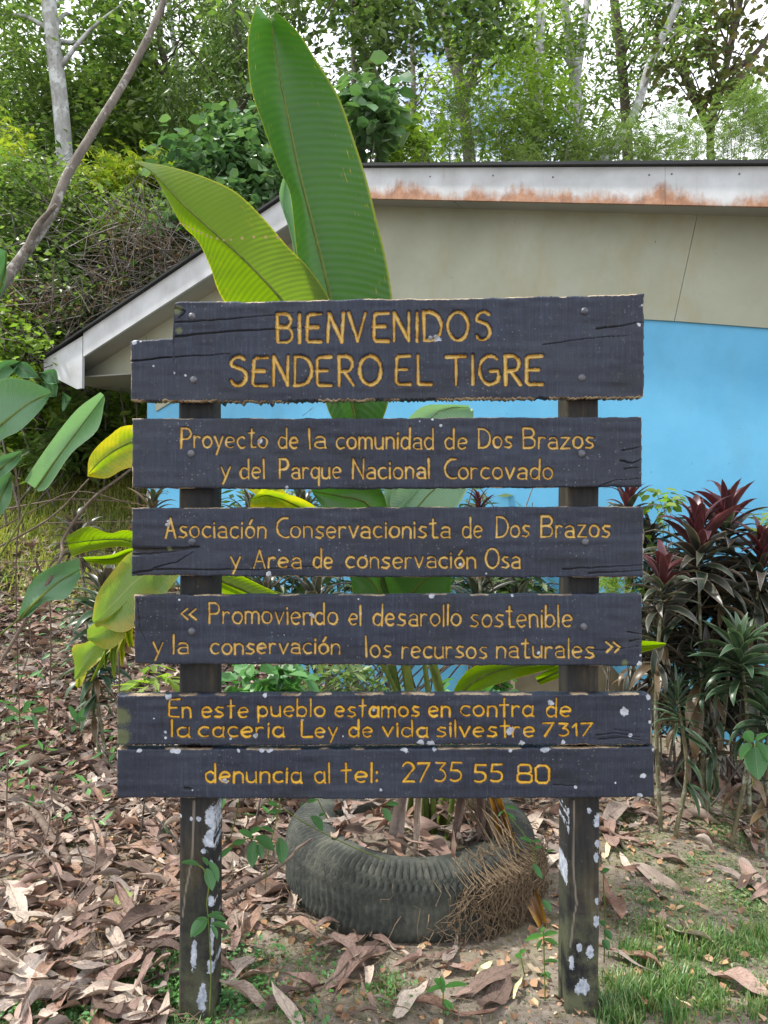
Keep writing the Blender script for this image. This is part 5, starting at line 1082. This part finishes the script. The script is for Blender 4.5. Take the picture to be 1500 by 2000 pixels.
nind = 225
ind = order[:nind]; rest = [s_ for s_ in spots if s_ not in set(ind)]
DK = {}
def facing(y_, t_):
    y_ = math.degrees(y_) % 360; d_ = ('pointing away', 'slanting away left', 'pointing left', 'slanting forward left', 'pointing forward', 'slanting forward right', 'pointing right', 'slanting away right')[int(((y_+22.5) % 360)//45)]
    return d_
for X, Y in ind:
    k = random.randrange(16); tone = random.choice(list(LK)+['pinkish brown', 'pale tan'])
    if (k, tone) not in DK: me_ = DMO[k].copy(); me_.materials.clear(); me_.materials.append(LM[tone]); DK[(k, tone)] = me_
    o = bpy.data.objects.new('dead_leaf', DK[(k, tone)]); COL.objects.link(o)
    sz = random.choice((.08, .11, .13, .16, .21, .27) if Y < 2.6 else (.09, .12, .15, .18, .24)); s = sz*random.uniform(.9, 1.1); o.scale = (s, s, s)
    yw = random.uniform(0, 6.28); tl = random.gauss(0, .24); o.rotation_mode = 'QUATERNION'; o.rotation_quaternion = rotm(yw, tl, random.gauss(0, .35))
    o.location = (X, Y, float(gh(X, Y))+.012+random.random()*.035*dens(X, Y)+s*.05); wh = where(X, Y)
    tag(o, '%s %s %s dead leaf %s, %s' % ('small' if sz < .12 else ('large' if sz > .2 else 'medium'), drawn(k), tone, wh, facing(yw, tl)), 'dead leaf', 'dead leaves '+wh)
# the most striking single leaves of the photo
def hero(x0, y0, x1, y1, mi, label, w=1., mat=None, lift=.02, roll=0., Z=None, group=None):
    a, b = (gpt(x0, y0), gpt(x1, y1)) if Z is None else (at(x0, y0, Z), at(x1, y1, Z)); d = b-a; s = d.length
    me = DMO[mi]
    if mat: me = me.copy(); me.materials.clear(); me.materials.append(mat)
    o = bpy.data.objects.new('dead_leaf', me); COL.objects.link(o); o.scale = (s*w, s, s*w)
    q = d.to_track_quat('Y', 'Z') @ Quaternion((0, 1, 0), roll); o.rotation_mode = 'QUATERNION'; o.rotation_quaternion = q
    o.location = (a+b)/2+Vector((0, 0, lift+s*.03)); tag(o, label, 'dead leaf', group); return o
pale = (lambda m: m.end(m.pr(m.ramp(m.noise(20, m.obj(), 5, .7), [(.35, hx(196, 180, 120)), (.65, hx(226, 220, 182))]), .6, .3)))(NT('pale_dry_leaf'))
ygreen = leafy('yellow_green_leaf', [(.30, .38, .12), (.34, .42, .14)], tr=.3)
hero(90, 1920, 300, 1875, 3, 'long pinkish brown curled leaf lying low at the left, beside the grass', 1.0)
hero(0, 1905, 90, 1870, 5, 'ribbed curled leaf at the lower left edge')
hero(40, 1520, 145, 1470, 2, 'rolled reddish brown leaf at the left edge under the slope')
hero(160, 1500, 230, 1540, 7, 'broad pale grey leaf touching the left end of the lowest board')
hero(205, 1735, 320, 1780, 9, 'slim orange brown leaf pointing right, left of the left post', .8)
hero(445, 1865, 515, 1790, 11, 'smooth orange brown leaf standing between left post and tyre', 1.)
hero(430, 1940, 500, 1880, 6, 'dark brown rolled leaf at the foot of the left post')
hero(520, 1985, 640, 1925, 8, 'large brown rolled leaf in front of the tyre')
hero(700, 1850+70, 735, 1990, 4, 'crumpled tan leaf before the tyre, middle')
hero(640, 1940, 760, 1860, 0, 'thin twisted stalk like leaf before the tyre')
hero(880, 1965, 1015, 1905, 12, 'pointed pinkish leaf in front of the tyre, right of centre', .9)
hero(770, 2000, 840, 1930, 13, 'flat tan leaf at the bottom edge, middle', 1.2)
hero(940, 1990, 1000, 1925, 10, 'wide spotted brown leaf at the bottom edge left of the right post', 1.4)
hero(760, 1905, 890, 1870, 1, 'striped leaf lying along the front foot of the tyre', .7)
hero(1180, 1620, 1260, 1560, 14, 'pinkish brown leaf right of the right post under the lowest board', 1.2)
hero(1250, 1600, 1350, 1640, 15, 'flat reddish leaf on the moss right of the right post', .7)
hero(1395, 1520, 1435, 1590, 2, 'orange curled leaf standing at the foot of the ti plants', 1.2, lift=.04)
hero(1290, 1555, 1370, 1510, 3, 'large tan folded leaf behind the right end of the lowest board', 1.5, lift=.05)
hero(1180, 1740, 1215, 1840, 5, 'tall curled brown leaf standing right of the right post', 1.1, lift=.04)
hero(1185, 1870, 1310, 1930, 9, 'long brown leaf pointing to the lower right in the grass', .7)
hero(1375, 1900, 1510, 1965, 6, 'big orange pink leaf in the grass at the lower right edge', 1.1)
hero(1410, 1825, 1460, 1855, 8, 'small brown leaf half buried in the grass tuft at the right')
hero(1310, 1955, 1355, 1985, 4, 'pale yellow leaf lying in the grass at the bottom right', .8, pale)
hero(1183, 1690, 1190, 1650, 11, 'upright pale yellow leaf beside the right post', .7, pale)
hero(925, 1925, 962, 1893, 12, 'small pale leaf before the tyre near the right post', .8, pale)
hero(1003, 1965, 1020, 1920, 7, 'second small pale leaf near the foot of the right post', .7, pale)
hero(235, 1800, 250, 1750, 12, 'yellow green fallen leaf among the brown litter at the left', 1.3, ygreen)
hero(650, 1660, 740, 1690, 6, 'brown leaf lying inside the tyre at the left', Z=2.6, lift=.0)
hero(870, 1700, 990, 1650, 12, 'grey brown leaf lying inside the tyre at the right', Z=2.62, lift=.0)
hero(880, 1670, 930, 1635, 1, 'pinkish leaf standing inside the tyre at the right', Z=2.8, lift=.0)
hero(590, 812, 612, 793, 3, 'small brown leaf hanging under the first board', .6, Z=2.02, lift=-.004)
hero(1000, 1640, 1080, 1590, 5, 'brown leaf behind the tyre near the right post', 1.2)
hero(560, 1590, 700, 1560, 13, 'pinkish leaf behind the tyre at the left', 1.)
# the rest of the litter as one mass
def joined(sp, smin, smax, name, label, mats):
    VV = []; FF = []; UU = []; b = 0
    for X, Y in sp:
        V, Fa, UV = random.choice(DM); s = random.uniform(smin, smax); q = np.array(rotm(random.uniform(0, 6.28), random.gauss(0, .25), random.gauss(0, .4)).to_matrix())
        VV.append((V*s)@q.T+np.array((X, Y, float(gh(X, Y))+.008+random.random()*.02))); FF.append(Fa+b); UU.append(UV); b += len(V)
    o = link(name, npmesh(name, np.concatenate(VV), np.concatenate(FF), mats, True, uv=np.concatenate(UU))); return tag(o, label, 'leaf litter', kind='stuff')
joined(rest, .09, .24, 'leaf_litter', 'thick layer of brown dead leaves over the ground', M['litter'])
sm = []
while len(sm) < 6500:
    Y = 1.5+4.5*random.random()**1.5; X = random.uniform(-.55*Y-.3, .55*Y+.3)
    if random.random() < .25+.75*dens(X, Y) and wallfront(X, Y) and math.hypot(X-tyc.x, Y-tyc.y) > RO: sm.append((X, Y))
P = np.array([(x, y, float(gh(x, y))+.006+random.random()*.012) for x, y in sm]); o = foliage('leaf_fragments', P, .027, 'broad', M['chips'], up=1.2); tag(o, 'crumbled bits of dry leaf on the soil', 'leaf bits', kind='stuff')
P = np.array([(x, y, float(gh(x, y))+.003) for x, y in [(random.uniform(-1.2, 1.5), random.uniform(1.6, 3.4)) for _ in range(4200)]]); o = foliage('soil_crumbs', P, .012, 'broad', M['chips'], up=1.2); tag(o, 'fine crumbs of leaf and wood on the soil', 'crumbs', kind='stuff')
# dead leaves and scraps inside the tyre
sp = [(tyc.x+r_*math.cos(a), tyc.y+r_*math.sin(a)) for r_, a in [(.31*random.random()**.5, random.uniform(0, 6.28)) for _ in range(150)]]
VV = []; FF = []; UU = []; b = 0
for X, Y in sp:
    V, Fa, UV = random.choice(DM); s = random.uniform(.08, .17); q = np.array(rotm(random.uniform(0, 6.28), random.gauss(0, .3), random.gauss(0, .4)).to_matrix())
    VV.append((V*s)@q.T+np.array((X, Y, tyz+.215+random.random()*.05))); FF.append(Fa+b); UU.append(UV); b += len(V)
o = link('tyre_litter', npmesh('tyre_litter', np.concatenate(VV), np.concatenate(FF), M['litter'], True, uv=np.concatenate(UU))); tag(o, 'dead leaves filling the tyre', 'leaf litter', kind='stuff')

# ------------------------------------------------------------ sticks and twigs
def stick(pts, r, label, name='stick', cat='stick', mat='stick', Z=None, group=None, lift=.03):
    P = [gpt(x, y)+Vector((0, 0, lift)) if Z is None else at(x, y, Z[i] if hasattr(Z, '__len__') else Z) for i, (x, y) in enumerate(pts)]
    P = bez(P, 5); P = [p+Vector((random.gauss(0, r*.3), 0, random.gauss(0, r*.3))) for p in P]
    o = MB().tube(P, [r*(1-.55*i/len(P)) for i in range(len(P))], 8).build(name, M[mat], None, True); return tag(o, label, cat, group)
stick([(-30, 1975), (0, 1944), (73, 1855), (135, 1766)], .010, 'thick brown stick rising from the lower left edge')
stick([(-20, 1985), (30, 1925), (95, 1850), (150, 1775)], .007, 'second stick lying against the thick one, lower left', lift=.04)
stick([(0, 1935), (50, 1900), (98, 1890)], .010, 'short grey stick at the lower left edge', mat='twig')
stick([(145, 1894), (185, 1934), (261, 1987)], .006, 'pale thin stick at the bottom left in the grass', mat='twig')
stick([(434, 1753), (543, 1694), (607, 1636)], .008, 'straight grey stick leaning onto the left of the tyre', mat='twig', Z=[2.25, 2.38, 2.5])
stick([(470, 1805), (550, 1760), (590, 1735)], .006, 'short dark stick under the straight grey one', mat='twig')
stick([(10, 1570), (60, 1600), (110, 1660), (140, 1700)], .024, 'fat grey rotten branch half buried in the litter, left', name='rotten_branch', cat='branch', mat='twig')
stick([(1240, 1585), (1330, 1600), (1420, 1650), (1500, 1700)], .0035, 'thin twig across the mossy soil at the right', mat='twig', lift=.01)
stick([(1200, 1640), (1300, 1625), (1400, 1660)], .003, 'thin twig beside the right post on the moss', mat='twig', lift=.01)
stick([(210, 1810), (270, 1760), (330, 1730)], .005, 'dark curved stick beside the left post', mat='twig')
# extra small sticks in the litter
for k in range(60):
    Y = random.uniform(1.6, 4.2); X = random.uniform(-.5*Y, .1); a = random.uniform(0, 3.14); l = random.uniform(.1, .35)
    P = [Vector((X+math.cos(a)*l*u+random.gauss(0, .01), Y+math.sin(a)*l*u, float(gh(X+math.cos(a)*l*u, Y+math.sin(a)*l*u))+.03+random.gauss(0, .006))) for u in (0, .33, .66, 1)]
    rt = random.uniform(.0015, .0045); o = MB().tube(P, rt, 5).build('twig', M['twig'], None, True); 
    if vis(X, Y) and Y < 3.3: tag(o, '%s %s dry twig %s, %s' % ('short' if l < .18 else ('long' if l > .27 else 'middling'), 'thin' if rt < .003 else 'stout', where(X, Y), ('lying crosswise' if a < .5 or a > 2.64 else ('slanting away right' if a < 1.3 else ('pointing away' if a < 1.84 else 'slanting away left')))), 'twig', 'twigs lying in the litter')
    else: tag(o, 'dry twig on the leafy ground behind or beside the sign boards', 'twig', 'twigs lying farther back')
mb = MB()
for k in range(900):
    Y = 1.5+4.2*random.random()**1.4; X = random.uniform(-.55*Y-.2, .2 if random.random() < .8 else .5*Y); a = random.uniform(0, 6.28); l = random.uniform(.04, .22)
    P = [Vector((X+math.cos(a)*l*u, Y+math.sin(a)*l*u, float(gh(X, Y))+.02+.03*dens(X, Y)*random.random()+random.gauss(0, .006))) for u in (0, .5, 1)]
    P[1] += Vector((random.gauss(0, .12)*l, random.gauss(0, .12)*l, .01)); mb.tube(P, random.uniform(.0006, .0017), 3, False)
o = mb.build('straw_bits', M['root']); tag(o, 'fine dry stalks strewn over the dead leaves', 'straw', kind='stuff')
bs = empty('bare_shrub', at(40, 1440, 2.7), 'leafless twiggy shrub with thin arching stems at the left', 'shrub')
for pts, r, Z in (([(25, 882), (38, 990), (31, 1120), (37, 1370), (42, 1440)], .003, (2.2, 2.3, 2.4, 2.6, 2.7)), ([(-20, 1330), (0, 1295), (112, 1105), (124, 1053), (174, 981), (236, 932), (270, 905)], .0062, (2.2, 2.2, 2.25, 2.3, 2.35, 2.4, 2.45)),
   ([(-20, 1078), (100, 1010), (174, 935)], .004, (2.4, 2.45, 2.5)), ([(-20, 1000), (60, 985), (130, 975), (257, 980)], .003, (2.5, 2.5, 2.5, 2.5)), ([(68, 1090), (90, 1150), (99, 1214), (96, 1384), (85, 1430)], .0035, (2.4, 2.5, 2.5, 2.6, 2.7)),
   ([(80, 1022), (160, 1020), (260, 1018)], .002, (2.6, 2.6, 2.6)), ([(-20, 1100), (100, 1095), (200, 1085)], .002, (2.6, 2.6, 2.6)), ([(0, 1032), (60, 1000), (150, 960), (260, 985)], .0025, (2.5, 2.5, 2.5, 2.5)), ([(165, 980), (185, 1080), (200, 1200)], .002, (2.6,)*3),
   ([(140, 1050), (160, 1075), (168, 1060), (172, 1030)], .002, (2.35,)*4), ([(200, 1330), (235, 1380), (250, 1430)], .0025, (2.8,)*3), ([(228, 1180), (232, 1290), (233, 1400)], .004, (2.7,)*3), ([(-10, 1150), (40, 1180), (60, 1250), (40, 1330)], .0025, (2.5,)*4),
   ([(92, 1518), (99, 1545), (158, 1571), (185, 1620), (185, 1696), (148, 1752)], .0035, (2.35, 2.33, 2.3, 2.25, 2.2, 2.15)), ([(-10, 1620), (92, 1670), (125, 1746)], .0035, (2.25, 2.2, 2.15)), ([(40, 1560), (95, 1585), (85, 1650), (50, 1700), (0, 1712)], .0025, (2.3,)*5), ([(15, 1480), (12, 1600), (10, 1640)], .0025, (2.4,)*3),
   ([(98, 1545), (112, 1620), (95, 1680)], .002, (2.3,)*3), ([(150, 1650), (165, 1700), (140, 1760)], .0025, (2.25,)*3)):
    P = bez([at(x, y, z) for (x, y), z in zip(pts, Z)], 6); MB().tube(P, [r*(1-.4*i/len(P)) for i in range(len(P))], 6).build('branch', M['twig'], bs, True)

# ------------------------------------------------------------ small weeds with separate leaves
def wl(parent, bx, by, tx, ty_, wr, Z, mat='weed', dz=-.01):
    a, b = at(bx, by, Z), at(tx, ty_, Z+dz); d = b-a; l = d.length; s = d.cross(Vector((random.uniform(-.3, .3), 1, .5))).normalized(); nrm = s.cross(d.normalized()); V = []; UV = []
    for i in range(7):
        t = i/6; w_ = wr*l*math.sin(math.pi*min(1, .05+t*.95))**.8
        for q_ in (-1, -.5, 0, .5, 1): V.append(a+d*t+s*w_*q_*.5+nrm*(abs(q_)*w_*.18-.12*l*t*t)); UV.append((.5+q_*.5, t))
    i = (np.arange(6)[:, None]*5+np.arange(4)[None]).ravel()
    return link('leaf', npmesh('leaf', [tuple(v) for v in V], np.c_[i, i+1, i+6, i+5], M[mat], True, uv=np.array(UV)), parent)
def weed(label, base, stems, leaves, Z, k=.5, name='weed', mat='big_weed'):
    e = empty(name, at(*base, Z), label, 'weed')
    for s in stems:
        P = bez([at(x, y, Z) for x, y in s], 5); MB().tube(P, .0018, 5).build('stem', M['pseudostem'], e, True)
    for l in leaves: wl(e, l[0], l[1], l[2], l[3], l[4] if len(l) > 4 else k, Z-.002, mat)
M['big_weed'] = m_big('weed_leaf', (.05, .15, .055), (.08, .20, .075), (.10, .2, .08), rough=.5, tr=.3, tc=(1.1, 1.4, .7), rib=(.16, .26, .12), vein=24.)
M['weed_bright'] = m_big('weed_leaf_bright', (.08, .24, .06), (.12, .30, .08), (.15, .3, .1), rough=.5, tr=.35, tc=(1.1, 1.4, .7), rib=(.2, .34, .14), vein=20.)
c7 = lambda *a: tuple((300 if i % 2 == 0 else 1540)+v*.32 if i < 4 else v for i, v in enumerate(a))
weed('small leafy climber running up the left post', (408, 1990), [[c7(270, 465), c7(310, 500), c7(335, 600), c7(325, 700), c7(335, 810), c7(350, 1100), c7(340, 1400)]],
     [c7(275, 470, 165, 440, .5), c7(320, 490, 365, 620, .6), c7(335, 445, 405, 565, .5), c7(330, 470, 300, 410, .4), c7(330, 780, 455, 795, .5), c7(325, 790, 225, 900, .6), c7(330, 805, 255, 790, .5), c7(350, 830, 480, 850, .5), c7(350, 840, 395, 915, .6), c7(345, 790, 420, 745, .5)], 2.015)
weed('leafy stem with green leaves between the left post and the tyre', (470, 1800), [[c7(385, 430), c7(480, 340), c7(560, 310), c7(620, 310), c7(780, 340)], [c7(680, 620), c7(700, 400), c7(760, 150), c7(770, 60)], [c7(470, 300), c7(500, 180), c7(525, 60)]],
     [c7(620, 300, 745, 370, .7), c7(610, 320, 600, 480, .5), c7(600, 300, 520, 245, .5), c7(590, 280, 660, 225, .5), c7(490, 350, 560, 310, .6), c7(480, 360, 385, 430, .4), c7(640, 340, 665, 425, .6), c7(770, 300, 790, 460, .55), c7(660, 240, 740, 260, .5)], 2.2)
weed('long green stem arching over the left of the tyre', (740, 1680), [[(525, 1560), (600, 1610), (680, 1650), (752, 1680)], [(620, 1560), (640, 1600)]], [c7(960, 170, 1040, 255, .7), c7(1010, 170, 1050, 150, .5), c7(700, 150, 790, 130, .4), c7(760, 110, 690, 80, .5), c7(1400, 120, 1450, 200, .6), c7(1420, 100, 1500, 90, .5), c7(740, 150, 730, 190, .4), c7(940, 90, 1000, 60, .5)], 2.45)
c8 = lambda *a: tuple((740 if i % 2 == 0 else 1540)+v*.32 if i < 4 else v for i, v in enumerate(a))
weed('small green seedling in front of the tyre', (867, 1990), [[c8(395, 1430), c8(392, 1300), c8(395, 1210)]], [c8(395, 1215, 280, 1235, .5), c8(390, 1220, 345, 1145, .6), c8(400, 1215, 545, 1180, .35), c8(395, 1290, 465, 1350, .5), c8(392, 1300, 425, 1385, .6), c8(392, 1250, 380, 1130, .3)], 2.05, mat='weed_bright')
weed('bright leafy weed at the left side of the right post', (1060, 1960), [[c8(1015, 1330), c8(1010, 1100), c8(1005, 900), c8(1000, 850)], [c8(890, 1140), c8(870, 1050), c8(860, 990)]], [c8(1005, 900, 880, 920, .45), c8(1005, 900, 1095, 870, .5), c8(1005, 920, 1100, 950, .5), c8(1000, 920, 960, 985, .5), c8(1000, 880, 1000, 840, .5), c8(865, 1040, 835, 1000, .6), c8(870, 1010, 890, 975, .7), c8(1010, 1060, 1100, 1045, .4), c8(1010, 1120, 1050, 1160, .8), c8(1010, 1130, 985, 1140, .8)], 2.1, mat='weed_bright')
weed('pale leaved weed behind the right of the tyre', (1040, 1700), [[c8(950, 500), c8(950, 400), c8(900, 300), c8(760, 130)]], [c8(930, 330, 860, 290, .4), c8(940, 330, 990, 310, .5), c8(950, 370, 1000, 350, .5), c8(940, 460, 1000, 550, .4), c8(1000, 680, 1055, 750, .6), c8(770, 110, 850, 120, .4), c8(760, 140, 720, 170, .4), c8(780, 150, 840, 190, .4), c8(1020, 390, 1080, 370, .4)], 2.4)
weed('broad dark leaved seedling at the right edge under the ti plants', (1470, 1530), [[(1470, 1540), (1472, 1490), (1475, 1450)]], [(1470, 1455, 1440, 1482, .8), (1475, 1460, 1480, 1522, .7), (1478, 1450, 1505, 1490, .6), (1470, 1450, 1455, 1425, .7), (1475, 1448, 1500, 1430, .6)], 2.75)
weed('small plant beside the right side of the right post', (1185, 1900), [[(1180, 1880), (1182, 1800), (1178, 1700)]], [(1180, 1815, 1195, 1835, .7), (1178, 1835, 1190, 1855, .8), (1176, 1705, 1190, 1695, .6), (1180, 1810, 1172, 1795, .6)], 2.12)
weed('seedlings in the litter at the left edge under the slope', (50, 1420), [[(20, 1400), (60, 1390), (100, 1395)]], [(40, 1395, 10, 1375, .35), (45, 1392, 60, 1365, .35), (60, 1392, 95, 1380, .35), (62, 1396, 75, 1425, .35), (30, 1398, 5, 1410, .35), (150, 1410, 135, 1375, .3), (150, 1408, 165, 1380, .3), (150, 1410, 170, 1400, .4), (148, 1415, 140, 1430, .5)], 2.8)

# ------------------------------------------------------------ grass and moss
def blades(centres, n, spread, h, wd, name, label, mat, lean=.6):
    c = np.asarray(centres)[rng.integers(0, len(centres), n)]; X = c[:, 0]+rng.normal(0, spread, n); Y = c[:, 1]+rng.normal(0, spread, n)
    Z = gh(X, Y); a = rng.uniform(0, 2*np.pi, n); hh = h*rng.uniform(.4, 1.3, n)*(c[:, 2] if c.shape[1] > 2 else 1); ln = rng.uniform(.1, lean, n)*hh
    dx, dy = np.cos(a), np.sin(a); b = np.stack([X, Y, Z-.004], -1); s = np.stack([-dy, dx, 0*dx], -1)*wd*.5*rng.uniform(.7, 1.3, n)[:, None]
    m1 = b+np.stack([dx*ln*.35, dy*ln*.35, hh*.6], -1); tp = b+np.stack([dx*ln, dy*ln, hh], -1); tp[:, 2] -= ln*.25
    V = np.stack([b-s, b+s, m1-s*.8, m1+s*.8, tp], 1).reshape(-1, 3); k = np.arange(n)*5
    Fa = np.concatenate([np.c_[k, k+1, k+3], np.c_[k, k+3, k+2], np.c_[k+2, k+3, k+4]])
    o = link(name, npmesh(name, V, Fa, mat, False)); return tag(o, label, 'grass', kind='stuff')
C = []
def patch(x0, x1, y0, y1, n, h=1.):
    for _ in range(n):
        x, y = random.uniform(x0, x1), random.uniform(y0, y1); p = gpt(x, y); C.append((p.x, p.y, h*random.uniform(.6, 1.2)))
patch(1230, 1400, 1810, 1880, 14, 1.25); patch(1180, 1500, 1900, 2010, 26, .9); patch(1440, 1510, 1820, 1880, 9, 1.2); patch(1200, 1330, 1940, 2010, 12, 1.3); patch(1170, 1230, 1920, 2000, 6, 1.3)
blades(C, 5200, .024, .042, .0044, 'grass', 'green grass tufts in the right foreground', M['grass'])
C = []; patch(1200, 1500, 1600, 1980, 170, .5); patch(1250, 1500, 1700, 1800, 40, .7); patch(1180, 1240, 1585, 1610, 16, .6); patch(1350, 1500, 1560, 1640, 24, .7)
blades(C, 7500, .035, .030, .003, 'grass', 'low sparse grass and moss on the soil at the right', M['grass'], lean=1.2)
P = np.array([(c[0]+random.gauss(0, .04), c[1]+random.gauss(0, .04), 0) for c in random.choices(C, k=2600)]); P[:, 2] = gh(P[:, 0], P[:, 1])+rng.uniform(.002, .012, len(P))
o = foliage('moss_and_weeds', P, .014, 'quad', M['grass'], up=1.5); tag(o, 'tiny leafy weeds and moss on the soil at the right', 'weeds', kind='stuff')
C = []; patch(90, 400, 1900, 2010, 70, .9); patch(300, 440, 1840, 1990, 30, .8); patch(0, 60, 1960, 2010, 10); patch(430, 620, 1850, 2000, 40, .5); patch(740, 780, 1920, 1960, 5, 1.)
blades(C, 6000, .035, .036, .0035, 'grass', 'bright low grass at the lower left around the left post', M['grass'], lean=1.1)
P = np.array([(c[0]+random.gauss(0, .03), c[1]+random.gauss(0, .03), 0) for c in random.choices(C, k=2200)]); P[:, 2] = gh(P[:, 0], P[:, 1])+rng.uniform(.004, .03, len(P))
o = foliage('ground_weeds', P, .018, 'quad', M['weed'], up=1.5); tag(o, 'tiny creeping weeds among the grass at the lower left', 'weeds', kind='stuff')
C = []; patch(150, 250, 1430, 1520, 20, .6); patch(0, 150, 1440, 1480, 14, .5); patch(640, 1090, 1870, 2000, 30, .4); patch(100, 230, 1540, 1700, 10, .5)
blades(C, 2600, .03, .03, .003, 'grass', 'thin grass and moss showing through the litter', M['grass'], lean=1.3)
sl_ = [(random.uniform(-6, -1.6), random.uniform(6.0, 9.4), random.uniform(.6, 1.3)) for _ in range(260)]
blades(sl_, 30000, .17, .11, .011, 'grass', 'sunny yellowish grass on the slope at the left', leafy('slope_grass', [(.14, .22, .03), (.24, .28, .06), (.33, .29, .12), (.10, .17, .03)], tr=.4), lean=1.2)
P = np.array([(random.uniform(-6, -1.5), random.uniform(5.8, 9.6), 0) for _ in range(12000)]); P[:, 2] = gh(P[:, 0], P[:, 1])+.02
o = foliage('slope_ground_cover', P, .055, 'quad', leafy('slope_cover', [(.16, .22, .04), (.30, .30, .10), (.40, .34, .20), (.12, .18, .04), (.26, .19, .12)], tr=.3), up=1.4); tag(o, 'yellowish low ground cover on the slope at the left', 'ground cover', kind='stuff')
blades([(random.uniform(-6.5, -2.2), random.uniform(8.7, 10.2), random.uniform(.6, 1.3)) for _ in range(160)], 9000, .12, .45, .03, 'tall_grass', 'tall strappy grass at the top of the slope under the bushes', M['fol_mid'], lean=1.1)
P = np.array([(random.uniform(-3.2, -.2), random.uniform(3.2, 6.3), 0) for _ in range(900)]); P = P[vnoise(P[:, 0]*2, P[:, 1]*2, 9) > .5]; P[:, 2] = gh(P[:, 0], P[:, 1])+rng.uniform(.02, .12, len(P))
o = foliage('slope_weeds', P, .07, 'narrow', M['weed']); tag(o, 'scattered green weeds on the leafy slope', 'weeds', kind='stuff')
# pale pebbles and lichen bits on the right
for k, (x, y, r) in enumerate(((1222, 1785, .011), (1208, 1628, .009), (1265, 1643, .005), (1470, 1715, .010), (1490, 1680, .008), (1440, 1760, .010), (1205, 1583, .008), (1450, 1812, .006), (1384, 1618, .006), (1336, 1610, .006), (1220, 1788, .005))):
    p = gpt(x, y); mb = MB(); V = []; Fs = []; n = 8
    for i, (q_, hh) in enumerate(((1, 0), (.95, .5), (.6, .9))):
        for j in range(n): V.append((p.x+math.cos(j*.785)*r*q_*random.uniform(.8, 1.2), p.y+math.sin(j*.785)*r*q_*.8, p.z+.002+hh*r*.7))
    V.append((p.x, p.y, p.z+r*.75)); Fs = [(i*n+j, i*n+(j+1) % n, (i+1)*n+(j+1) % n, (i+1)*n+j) for i in range(2) for j in range(n)]+[(2*n+j, 2*n+(j+1) % n, 3*n) for j in range(n)]
    o = mb.add(V, Fs).build('pebble', M['stone'], None, True); tag(o, 'small pale pebble on the mossy soil right of the sign', 'pebble', 'pebbles right of the sign')
print('done', len(bpy.data.objects), sum(len(o.data.polygons) for o in bpy.data.objects if o.type == 'MESH'))
